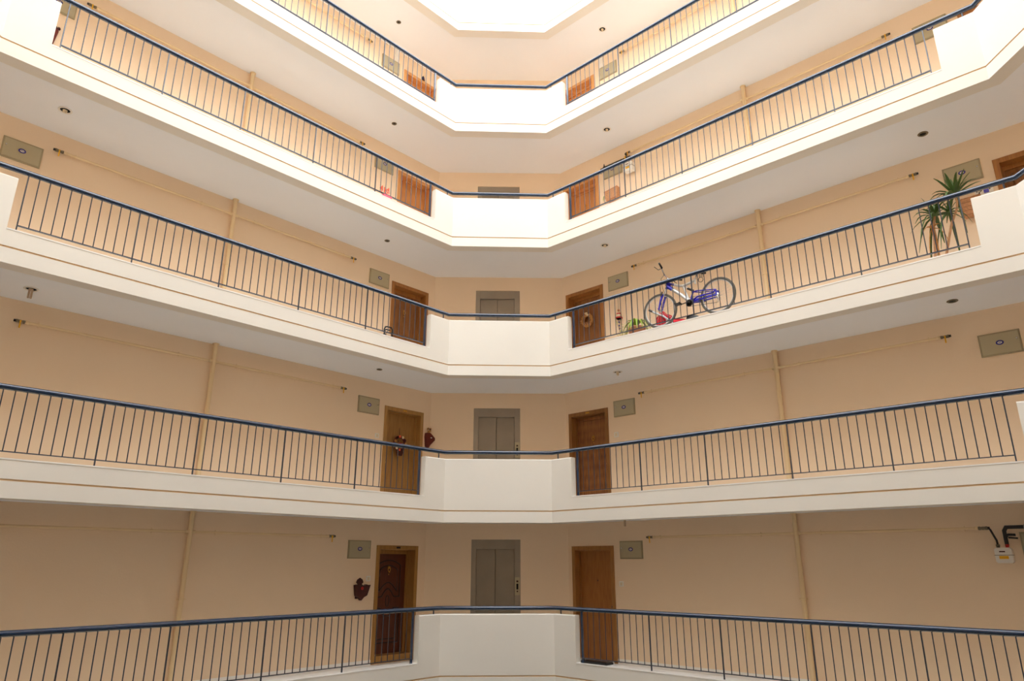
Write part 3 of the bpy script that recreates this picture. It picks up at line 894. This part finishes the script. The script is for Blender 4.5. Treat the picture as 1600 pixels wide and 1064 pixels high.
# ---------------------------------------------------------------- things on the third storey, right gallery
# bicycle standing on the curb against the bars
BK = (10.71 + 0.115, 6.275, CURB[2] + 0.002)
rt = empty('bicycle', BK, -PI / 2, 'blue and silver bicycle leaning on the railing, wheels on the marble curb', 'bicycle')
RWH = 0.335
def wheel(cx, name, yaw=0.0):
    w = MB()
    tb = MB(); tb.tube([(RWH * 0.945 * math.cos(2 * PI * i / 40), 0, RWH * 0.945 * math.sin(2 * PI * i / 40)) for i in range(40)], 0.0235, 8, closed=True)
    ty = tb.build(name, M['tyre'], rt, loc=(cx, 0, RWH + 0.005), rz=yaw)
    tb = MB(); tb.tube([(RWH * 0.87 * math.cos(2 * PI * i / 40), 0, RWH * 0.87 * math.sin(2 * PI * i / 40)) for i in range(40)], 0.011, 6, closed=True); tb.build('rim', M['silver'], ty)
    tb = MB(); tb.lathe([(0.012, -0.05), (0.012, -0.03), (0.026, -0.028), (0.026, -0.022), (0.014, -0.018), (0.014, 0.018), (0.026, 0.022), (0.026, 0.028), (0.012, 0.03), (0.012, 0.05)], 12, 'y'); tb.build('hub', M['chrome'], ty)
    tb = MB()
    for i in range(28):
        a = 2 * PI * i / 28; s_ = 0.024 if i % 2 else -0.024; a2 = a + (0.35 if (i // 2) % 2 else -0.35)
        tb.tube([(0.024 * math.cos(a2), s_, 0.024 * math.sin(a2)), (RWH * 0.86 * math.cos(a), 0, RWH * 0.86 * math.sin(a))], 0.0014, 4, caps=False)
    tb.build('spokes', M['chrome'], ty)
    return ty
wheel(0.0, 'front_wheel', 0.10)
rear = wheel(1.165, 'rear_wheel')
zz = RWH + 0.005
# fork
b = MB()
for s_ in (-0.055, 0.055):
    b.tube([(0.0, s_, zz), (0.055, s_, zz + 0.19), (0.105, s_, zz + 0.34)], [0.014, 0.021, 0.022], 8)
b.build('fork', M['bikeblue'], rt)
b = MB()
b.tube([(0.10, -0.07, zz + 0.345), (0.10, 0.07, zz + 0.345)], 0.018, 8)
b.tube([(0.105, 0, zz + 0.345), (0.165, 0, zz + 0.50)], 0.015, 8)
b.build('fork_crown', M['silver'], rt)
# frame
b = MB(); b.tube([(0.160, 0, 0.815), (0.200, 0, 0.935)], 0.024, 10); b.build('head_tube', M['bikeblue'], rt)
b = MB(); b.tube([(0.185, 0, 0.865), (0.30, 0, 0.755)], [0.044, 0.040], 10); b.tube([(0.195, 0, 0.915), (0.33, 0, 0.865)], [0.028, 0.024], 8); b.build('frame_front', M['bikeblue'], rt)
b = MB()
b.tube([(0.30, 0, 0.755), (0.46, 0, 0.58), (0.585, 0, 0.40)], [0.040, 0.038, 0.030], 10)
b.tube([(0.33, 0, 0.865), (0.44, 0, 0.815), (0.52, 0, 0.80), (0.64, 0, 0.83), (0.755, 0, 0.87)], [0.024, 0.030, 0.032, 0.027, 0.022], 8)
b.tube([(0.505, 0, 0.80), (0.555, 0, 0.60), (0.60, 0, 0.40)], [0.022, 0.020, 0.020], 8)
b.tube([(0.755, 0, 0.79), (0.755, 0, 0.91)], 0.018, 8)
b.build('frame_main', M['silver'], rt)
b = MB()
b.tube([(0.700, 0, 0.605), (0.665, 0, 0.47), (0.630, 0, 0.36)], 0.017, 8)
for s_ in (-0.05, 0.05):
    b.tube([(0.69, 0, 0.59), (0.80, s_, 0.565), (1.155, s_, zz + 0.12)], 0.015, 6)
    b.tube([(0.65, 0, 0.37), (0.80, s_, 0.40), (1.10, s_, zz + 0.06), (1.155, s_, zz + 0.115)], 0.015, 6)
    b.tube([(0.64, 0, 0.34), (0.78, s_, 0.335), (1.165, s_, zz)], 0.015, 6)
    b.tube([(1.155, s_, zz + 0.12), (1.165, s_, zz)], 0.015, 6)
b.build('swing_arm', M['bikeblue'], rt)
b = MB(); b.tube([(0.60, 0, 0.71), (0.695, 0, 0.625)], 0.028, 10)
b.build('shock_absorber', M['black'], rt)
b = MB(); b.tube([(0.545, 0, 0.77), (0.61, 0, 0.70)], 0.014, 8); b.build('shock_rod', M['silver'], rt)
b = MB(); b.tube([(0.765, 0, 0.88), (0.80, 0, 0.975)], 0.014, 8); b.build('seat_post', M['chrome'], rt)
b = MB()
pts = [(0.655, 0.018), (0.70, 0.026), (0.78, 0.040), (0.86, 0.075), (0.92, 0.085), (0.955, 0.06)]
vs = []; fs = []
for i, (x, w_) in enumerate(pts):
    dz = 0.012 * math.sin(i); 
    vs += [(x, -w_, 0.985 + dz), (x, -w_ * 0.7, 1.012 + dz + (0.02 if i > 3 else 0)), (x, 0, 1.008 + dz + (0.02 if i > 3 else 0)), (x, w_ * 0.7, 1.012 + dz + (0.02 if i > 3 else 0)), (x, w_, 0.985 + dz), (x, 0, 0.965 + dz)]
for i in range(5):
    for j in range(6):
        fs.append((i * 6 + j, i * 6 + (j + 1) % 6, (i + 1) * 6 + (j + 1) % 6, (i + 1) * 6 + j))
fs += [tuple(range(6)), tuple(range(30, 36))]
b.add(vs, fs, True); b.build('saddle', M['black'], rt)
b = MB()
for j, x in enumerate((0.86, 0.91)):
    b.tube([(x + 0.02 * math.cos(t), 0.02 * math.sin(t), 0.90 + 0.07 * t / 18.85) for t in [i * 0.6 for i in range(32)]], 0.004, 4)
b.tube([(0.88 + 0.045 * math.cos(t), -0.03, 0.84 + 0.05 * math.sin(t)) for t in [i * 2 * PI / 18 for i in range(18)]], 0.006, 5, closed=True)
b.build('lock_coil', M['iron'], rt)
# stem and handlebar, turned across the rail
b = MB(); b.tube([(0.200, 0, 0.935), (0.215, 0, 1.00), (0.195, 0, 1.03)], 0.014, 8); b.build('stem', M['chrome'], rt)
b = MB(); b.tube([(0.235, -0.25, 1.13), (0.205, -0.12, 1.06), (0.195, 0, 1.035), (0.215, 0.12, 1.04), (0.255, 0.27, 1.07)], 0.012, 8); hb = b.build('handlebar', M['chrome'], rt)
for p, q in (((0.240, -0.25, 1.14), (0.252, -0.36, 1.20)), ((0.252, 0.26, 1.068), (0.285, 0.38, 1.09))):
    b = MB(); b.tube([p, q], 0.019, 8); b.build('grip', M['black'], hb)
    b = MB(); b.tube([p, (p[0] - 0.07, p[1] * 1.05, p[2] - 0.02), (q[0] - 0.11, q[1], q[2] - 0.04)], 0.006, 5); b.build('brake_lever', M['iron'], hb)
b = MB()
b.tube([(0.215, -0.12, 1.07), (0.12, -0.10, 1.0), (0.10, -0.04, 0.86), (0.13, -0.03, 0.72)], 0.004, 5)
b.tube([(0.215, 0.12, 1.05), (0.10, 0.06, 0.96), (0.16, 0.03, 0.84), (0.30, 0.03, 0.80)], 0.004, 5)
b.build('brake_cable', M['iron'], rt)
b = MB()
for s_ in (-0.075, 0.075): b.tube([(0.095, s_, zz + 0.30), (0.11, s_, zz + 0.40)], 0.012, 6)
b.build('front_brake', M['iron'], rt)
# drive train
b = MB(); b.lathe([(0.052, -0.050), (0.066, -0.050), (0.070, -0.046), (0.066, -0.042), (0.052, -0.042), (0.052, -0.050)], 24, 'y', (0.63, 0, 0.325)); b.lathe([(0, -0.052), (0.022, -0.052), (0.022, -0.04)], 10, 'y', (0.63, 0, 0.325)); b.box(0.622, 0.638, -0.049, -0.043, 0.27, 0.38); b.box(0.575, 0.685, -0.049, -0.043, 0.317, 0.333); cr = b.build('chainring', M['iron'], rt)
b = MB(); b.tube([(0.63, -0.060, 0.345), (0.455, -0.075, 0.325)], 0.010, 6); b.tube([(0.63, 0.06, 0.345), (0.80, 0.075, 0.365)], 0.010, 6); b.tube([(0.63, -0.06, 0.345), (0.63, 0.06, 0.345)], 0.022, 10); b.build('crank', M['iron'], rt)
for (x, y, z) in ((0.445, -0.125, 0.325), (0.81, 0.125, 0.365)):
    b = MB()
    b.box(x - 0.045, x + 0.045, y - 0.045, y + 0.045, z - 0.012, z + 0.012); b.box(x - 0.05, x - 0.035, y - 0.045, y + 0.045, z - 0.02, z + 0.02); b.box(x + 0.035, x + 0.05, y - 0.045, y + 0.045, z - 0.02, z + 0.02)
    b.build('pedal', M['black'], rt)
b = MB()
b.tube([(0.63, -0.046, 0.433), (1.165, -0.046, zz + 0.04), (1.205, -0.046, zz), (1.175, -0.046, zz - 0.06), (1.19, -0.046, zz - 0.13), (1.15, -0.046, zz - 0.14), (0.63, -0.046, 0.258)], 0.004, 4)
b.build('chain', M['iron'], rt)
b = MB(); b.lathe([(0.04, -0.052), (0.045, -0.046), (0.04, -0.040)], 16, 'y', (1.165, 0, zz)); b.tube([(1.175, -0.05, zz - 0.02), (1.20, -0.055, zz - 0.08), (1.18, -0.055, zz - 0.15)], 0.012, 6); b.build('derailleur', M['chrome'], rt)
b = MB(); b.lathe([(0.0, -0.058), (0.022, -0.058), (0.022, -0.05), (0.0, -0.05)], 12, 'y', (0.93, 0, 0.36)); b.build('dark_disc', M['iron'], rt)

bpy.context.view_layer.update()
cl = lambda v: max(0.0, min(1.0, v))
for ch in list(rt.children):
    if ch.name.startswith(('front_wheel', 'rear_wheel')): continue
    for q in [ch] + list(ch.children):
        for v in q.data.vertices:
            x, z = v.co.x, v.co.z
            v.co.z -= 0.085 * cl((z - 0.42) / 0.4) + 0.05 * cl((x - 0.25) / 0.7) * cl((z - 0.42) / 0.3)

# shoes on the curb between the wheels
def shoe(x, y, z, rz, m1, m2, label):
    rt = empty('shoe', (x, y, z), rz, label, 'shoe')
    st = [(0.0, 0.026), (0.03, 0.034), (0.09, 0.032), (0.16, 0.042), (0.22, 0.036), (0.25, 0.015)]
    b = MB(); vs = []; fs = []
    for x_, w_ in st: vs += [(x_, -w_, 0), (x_, w_, 0), (x_, w_ * 1.05, 0.022), (x_, -w_ * 1.05, 0.022)]
    for i in range(5):
        for j in range(4): fs.append((i * 4 + j, i * 4 + (j + 1) % 4, (i + 1) * 4 + (j + 1) % 4, (i + 1) * 4 + j))
    fs += [(0, 1, 2, 3), (20, 21, 22, 23)]
    b.add(vs, fs); b.build('sole', m2, rt)
    b = MB(); vs = []; fs = []
    hs = [0.075, 0.085, 0.08, 0.06, 0.048, 0.03]
    for (x_, w_), h in zip(st, hs): vs += [(x_, -w_, 0.022), (x_, -w_ * 0.7, h), (x_, w_ * 0.7, h), (x_, w_, 0.022)]
    for i in range(5):
        for j in range(3): fs.append((i * 4 + j, i * 4 + j + 1, (i + 1) * 4 + j + 1, (i + 1) * 4 + j))
    fs += [(0, 1, 2, 3), (20, 21, 22, 23)]
    b.add(vs, fs, True); b.build('upper', m1, rt)
shoe(10.765, 5.98, CURB[2], -PI / 2 + 0.2, M['redfab'], M['black'], 'red and black shoe on the curb just behind the front wheel')
shoe(10.79, 5.72, CURB[2], -PI / 2 - 0.15, M['iron'], M['black'], 'black shoe on the curb between the bicycle wheels')

# red bag with folded grey tubes
rt = empty('folding_chair', (11.35, 6.52, FLOOR[2]), -PI / 2, 'folded red camp chair with grey tubes behind the front wheel of the bicycle', 'folding chair')
b = MB()
b.prism([(-0.15, 0.20), (0.22, 0.20), (0.26, 0.44), (0.16, 0.62), (0.07, 0.66), (0.0, 0.74), (-0.10, 0.82), (-0.06, 0.68), (-0.15, 0.62)], -0.03, 0.05); b.build('fabric_seat', M['redfab'], rt)
b = MB(); b.prism([(0.02, 0.22), (0.05, 0.22), (0.11, 0.52), (0.08, 0.55)], -0.034, -0.03); b.build('stripe', M['white'], rt)
for dx, dy in ((0, 0), (0.05, -0.03)):
    b = MB(); b.tube([(-0.22 + dx, -0.06 + dy, 0.78 - dx), (0.02 + dx, -0.06 + dy, 0.63 - dx), (0.24 + dx * 0.6, -0.06 + dy, 0.44 - dx)], 0.014, 7); b.build('frame_tube', M['steel'], rt)
b = MB(); b.tube([(-0.27, -0.06, 0.81), (-0.20, -0.06, 0.765)], 0.022, 8); b.tube([(0.16, -0.08, 0.52), (0.27, -0.08, 0.42)], 0.018, 8); b.build('end_grip', M['iron'], rt)
b = MB(); b.tube([(-0.10, 0.0, 0.0), (-0.10, 0.0, 0.25)], 0.012, 6); b.tube([(0.13, 0.0, 0.0), (0.13, 0.0, 0.25)], 0.012, 6); b.tube([(-0.10, 0.04, 0.0), (0.13, 0.04, 0.25)], 0.010, 6); b.build('leg', M['steel'], rt)

# plants
def pot(rt, r0, r1, h, m, c=(0, 0)):
    b = MB(); b.lathe([(r0, 0), (r1 * 0.96, h - 0.045), (r1 * 1.05, h - 0.045), (r1 * 1.06, h), (r1 * 0.93, h), (r1 * 0.9, h - 0.04), (0, h - 0.04)], 20, 'z', (c[0], c[1], 0)); b.build('pot', m, rt)

# strappy lime green plant
rt = empty('potted_plant', (11.05, 6.95, FLOOR[2]), 0, 'lime green strap leaved plant in clay pot left of the bicycle', 'plant')
pot(rt, 0.11, 0.165, 0.42, M['terra'])
for i in range(16):
    a = 2 * PI * i / 16 + rnd.random() * 0.5; L = 0.24 + 0.12 * rnd.random(); up = 0.16 + 0.12 * rnd.random()
    d = Vector((math.cos(a), math.sin(a), 0)); pts = []; ws = []
    for k in range(7):
        t = k / 6
        pts.append(Vector((0, 0, 0.40)) + d * (L * t) + Vector((0, 0, up * 2.6 * t * (1 - t * 0.98) + 0.12 * t - 0.22 * t * t)))
        ws.append(0.022 * math.sin(PI * (0.12 + 0.85 * t)) + 0.002)
    b = MB(); b.ribbon(pts, ws, d.cross(Vector((0, 0, 1)))); b.build('leaf', M['leaf2'], rt, fix=False)

# small leaved bushy plant
rt = empty('potted_plant', (11.0, 7.24, FLOOR[2]), 0, 'straggly plant with tiny pale leaves beside the brown door, third storey', 'plant')
pot(rt, 0.09, 0.13, 0.24, M['beige'])
tw = MB(); lf = MB()
for i in range(15):
    a = rnd.random() * 6.28; r = 0.10 + 0.16 * rnd.random(); h = 0.34 + 0.45 * rnd.random()
    p0 = Vector((0, 0, 0.2)); p1 = Vector((math.cos(a) * r * 0.6, math.sin(a) * r * 0.6, 0.2 + (h - 0.2) * 0.6)); p2 = Vector((math.cos(a) * r, math.sin(a) * r, h))
    tw.tube([p0, p1, p2], 0.0025, 4)
    for k in range(9):
        t = 0.25 + 0.75 * k / 8; q = p0.lerp(p1, min(1, t * 1.6)) if t < 0.6 else p1.lerp(p2, (t - 0.6) / 0.4)
        o = Vector((rnd.uniform(-1, 1), rnd.uniform(-1, 1), rnd.uniform(-0.5, 1))).normalized() * 0.03
        s1 = Vector((rnd.uniform(-1, 1), rnd.uniform(-1, 1), rnd.uniform(-1, 1))).normalized() * 0.010
        lf.add([q + o * 0.2, q + o * 0.6 + s1, q + o * 1.2, q + o * 0.6 - s1], [(0, 1, 2, 3)])
tw.build('twigs', M['bark'], rt)
o = lf.build('foliage', M['leaf2'], rt, fix=False); o['kind'] = 'stuff'

# yucca with two trunks at the near end
rt = empty('yucca', (11.22, 1.72, FLOOR[2]), 0, 'yucca with two bare trunks and spiky green crowns by the near end of the railing', 'plant')
pot(rt, 0.13, 0.19, 0.32, M['terra'])
def wp(y, z): return Vector((0.0, y - 1.72, z - FLOOR[2]))
kx = 1.0
t1 = [wp(1.80, FLOOR[2] + 0.27), wp(1.83, 4.33), wp(1.80, 4.62), wp(1.78, 4.80), wp(1.735, 4.98)]
t2 = [wp(1.72, FLOOR[2] + 0.27), wp(1.69, 4.33), wp(1.60, 4.62), wp(1.54, 4.80), wp(1.44, 5.00), wp(1.42, 5.12), wp(1.43, 5.22)]
for t_, rr in ((t1, [0.022, 0.018, 0.016, 0.020, 0.016]), (t2, [0.022, 0.019, 0.017, 0.018, 0.016, 0.016, 0.015])):
    b = MB(); b.tube(t_, rr, 8); b.build('trunk', M['bark'], rt)
def crown(c, n, L, droop, seed, lo=-0.2, m='leaf'):
    r_ = random.Random(seed)
    for i in range(n):
        a = 2 * PI * i / n * 2.4; el = lo + (1.35 - lo) * (i / n) ** 0.8
        el = el + r_.uniform(-0.1, 0.1)
        Li = L * r_.uniform(0.8, 1.1)
        d = Vector((math.cos(a) * math.cos(el), math.sin(a) * math.cos(el), math.sin(el)))
        pts = []; ws = []
        dr = droop * r_.uniform(0.3, 1.5) * (1.4 - el)
        for k in range(6):
            t = k / 5
            pts.append(c + d * (Li * t) - Vector((0, 0, dr * t * t * t)))
            ws.append(0.023 * (math.sin(PI * (0.25 + 0.72 * t)) ** 0.8) + 0.001)
        sd = d.cross(Vector((0, 0, 1)))
        b = MB(); b.ribbon(pts, ws, sd); b.build('leaf', M[m], rt, fix=False)
crown(t2[-1], 26, 0.42, 0.20, 1, -0.1)
crown(t1[-1], 24, 0.37, 0.26, 2, -0.45)
crown(wp(1.545, 4.98), 12, 0.30, 0.22, 5, -0.7)
crown(wp(1.79, 4.80), 7, 0.20, 0.20, 6, -1.2, 'straw')

# wicker wall basket and jars near the yucca
rt = empty('wall_basket', RW.p(-1.53, 5.30), RW.rz, 'brown wicker basket hung on the wall behind the yucca', 'basket')
b = MB()
b.prism([(0.03, 0.0), (0.25, 0.0), (0.29, 0.30), (0.0, 0.30)], -0.14, -0.004); b.build('basket_body', M['wicker'], rt)
for z in (0.02, 0.09, 0.16, 0.23, 0.30):
    g = 0.03 * (1 - z / 0.3)
    b = MB(); b.tube([(g - 0.004, -0.002, z), (g - 0.004, -0.144, z), (0.29 - 0.04 * (1 - z / 0.3) + 0.004, -0.144, z), (0.29 - 0.04 * (1 - z / 0.3) + 0.004, -0.002, z)], 0.008, 5); b.build('weave_band', M['wicker'], rt)
rt = empty('wall_plaque', RW.p(-1.31, 5.62), RW.rz, 'small blue and white picture plaque on the wall beside the near right door', 'plaque')
b = MB(); b.bbox(0, 0.25, -0.015, 0, 0, 0.17, 0.003); b.build('board', M['white'], rt)
b = MB(); b.box(0.12, 0.19, -0.018, -0.015, 0.03, 0.14); b.build('blue_field', M['bikeblue'], rt)
b = MB()
for x in (0.03, 0.06, 0.09, 0.205): b.sphere((x, -0.017, 0.06 + 0.02 * (x * 50 % 3)), 0.012, 6)
b.build('figures', M['iron'], rt)

# ---------------------------------------------------------------- black folded pushchair on the left, third storey
rt = empty('shopping_trolley', LP.p(7.75, CURB[2], -0.15), LP.rz, 'black handled folded trolley with beige pouch standing behind the left railing, third storey', 'trolley')
b = MB()
b.tube([(-0.06, 0, 0.02), (-0.075, 0, 0.17), (-0.05, 0, 0.225), (0.0, 0, 0.24), (0.09, 0, 0.24), (0.115, 0, 0.20), (0.115, 0, 0.02)], 0.014, 8)
b.build('outer_handle', M['black'], rt)
b = MB(); b.tube([(-0.085, -0.03, 0.03), (-0.095, -0.03, 0.13), (-0.05, -0.03, 0.165), (0.04, -0.03, 0.165)], 0.013, 8); b.build('inner_handle', M['black'], rt)
b = MB(); b.lathe([(0.0, -0.02), (0.035, -0.02), (0.035, 0.012), (0.0, 0.012)], 14, 'y', (-0.085, -0.02, 0.04)); b.lathe([(0.0, -0.02), (0.03, -0.02), (0.03, 0.012), (0.0, 0.012)], 14, 'y', (0.10, -0.02, 0.03)); b.build('wheel', M['black'], rt)
b = MB(); b.bbox(-0.035, 0.055, -0.045, 0.01, 0.002, 0.12, 0.008); b.build('pouch', M['beige'], rt)

# ---------------------------------------------------------------- red garland figures and pink tray, left gallery, fourth storey
rt = empty('cutout_ornament', LP.p(7.34, CURB[3], -0.12), LP.rz, 'coral cut-out figures on a pink tray behind the left railing, fourth storey', 'ornament')
b = MB(); b.bbox(0.02, 0.23, -0.115, 0.03, 0.0, 0.06, 0.004); b.build('tray', M['pink'], rt)
b = MB(); b.prism([(0.0, 0.16), (0.07, 0.12), (0.065, 0.24)], 0, 0.015); b.prism([(0.04, 0.09), (0.055, 0.09), (0.065, 0.20), (0.05, 0.20)], 0, 0.012); b.tube([(0.045, 0.005, 0.02), (0.05, 0.005, 0.10)], 0.004, 5); b.build('pennant', M['coral'], rt, loc=(0, 0, 0.07))
b = MB()
b.tube([(0.11, 0.0, 0.22), (0.11, 0, 0.12), (0.16, 0, 0.08), (0.19, 0, 0.13), (0.15, 0, 0.17), (0.11, 0, 0.15)], 0.011, 6)
b.tube([(0.16, 0.0, 0.20), (0.20, 0, 0.19), (0.215, 0, 0.24)], 0.011, 6); b.tube([(0.215, 0, 0.24), (0.225, 0, 0.12)], 0.009, 6); b.tube([(0.15, 0, 0.02), (0.155, 0, 0.10)], 0.004, 5)
b.build('scroll_figure', M['coral'], rt, loc=(0, 0, 0.06))

# ornament at the near end of the left gallery, fourth storey
rt = empty('wall_ornament', LW.p(1.77, 8.20), LW.rz, 'rust coloured pointed wall ornament with dark top, near end of left gallery', 'wall ornament')
b = MB(); b.prism([(0.0, 0.0), (0.035, 0.26), (0.0, 0.33), (-0.10, 0.33), (-0.13, 0.26)], -0.05, -0.003); b.build('cone', M['maroon2'], rt)
b = MB()
for i in range(6): b.sphere((-0.10 + 0.026 * i, -0.03, 0.31 + 0.02 * (i % 2)), 0.028, 8)
b.build('berry_cluster', M['maroon'], rt)

# ---------------------------------------------------------------- right gallery, fourth storey: wooden letter box with a green leaf
rt = empty('wall_shelf', RW.p(-8.42, 8.17), RW.rz, 'flared orange wooden wall planter beside the door, right gallery, fourth storey', 'wall planter')
b = MB(); b.prism([(0.06, 0.0), (0.36, 0.03), (0.38, 0.29), (0.0, 0.25), (0.02, 0.10)], -0.13, -0.003); b.build('planter_box', M['wicker'], rt)
b = MB(); b.tube([(0.0, -0.13, 0.25), (0.38, -0.13, 0.29)], 0.010, 6); b.tube([(0.06, -0.13, 0.0), (0.36, -0.13, 0.03)], 0.010, 6); b.build('rim', M['terra'], rt)
b = MB(); b.ribbon([(0.01, -0.08, 0.20), (-0.03, -0.10, 0.16), (-0.045, -0.10, 0.09), (-0.04, -0.10, 0.03)], [0.006, 0.016, 0.016, 0.003], (0, 1, 0.3)); b.build('leaf', M['leaf2'], rt, fix=False)

# dark charm above the fifth storey door
rt = empty('door_charm', LW.p(9.575, 12.005, 0.0), LW.rz, 'small dark pointed charm above the orange oak door, left gallery, fifth storey', 'charm')
b = MB(); b.prism([(-0.05, 0.0), (0.05, 0.0), (0.03, 0.07), (0.0, 0.13), (-0.035, 0.10)], -0.03, -0.002); b.build('charm_body', M['iron'], rt)
b = MB(); b.lathe([(0.018, -0.03), (0.018, -0.038), (0, -0.04)], 10, 'y', (-0.005, 0, 0.05)); b.build('eye', M['blue'], rt)

# doormat folded over the marble curb, bottom storey
rt = empty('doormat', (10.86, 8.18, CURB[0]), 0, 'dark rubber doormat lying on the marble curb before the brown oak door', 'doormat')
b = MB()
b.prism([(-0.105, 0.0), (0.105, 0.0), (0.105, 0.03), (0.09, 0.045), (-0.09, 0.045), (-0.105, 0.03)], -0.42, 0.13); b.build('mat', M['iron'], rt)
b = MB(); b.box(-0.106, 0.106, -0.425, -0.42, 0.0, 0.03); b.build('edge_strip', M['black'], rt)
# dark sandals by the fourth storey door
rt = empty('doormat', (10.83, 7.93, CURB[3]), 0, 'dark crumpled floor cloth on the curb, right gallery, fourth storey', 'cloth')
b = MB(); b.prism([(-0.08, 0.0), (0.08, 0.0), (0.06, 0.035), (0.0, 0.05), (-0.06, 0.03)], -0.07, 0.08); b.build('cloth_fold', M['iron'], rt)

# door bells / switches
for fr, a, z, w_, side, n in ((LW, 8.80, -0.30, 0.05, 'left', 0), (LW, 8.80, 2.57, 0.05, 'left', 1), (RW, -8.46, 2.63, 0.055, 'right', 1), (RW, -8.50, -0.40, 0.05, 'right', 0)):
    rt = empty('doorbell', fr.p(a, z), fr.rz, 'white doorbell switch beside the door, %s gallery, %s' % (side, STN[n]), 'doorbell')
    b = MB(); b.bbox(-w_, w_, -0.012, 0, -w_, w_, 0.004); b.build('plate', M['white'], rt)
    b = MB(); b.bbox(-w_ * 0.5, w_ * 0.5, -0.018, -0.012, -w_ * 0.6, w_ * 0.6, 0.003); b.build('button', M['cream'], rt)
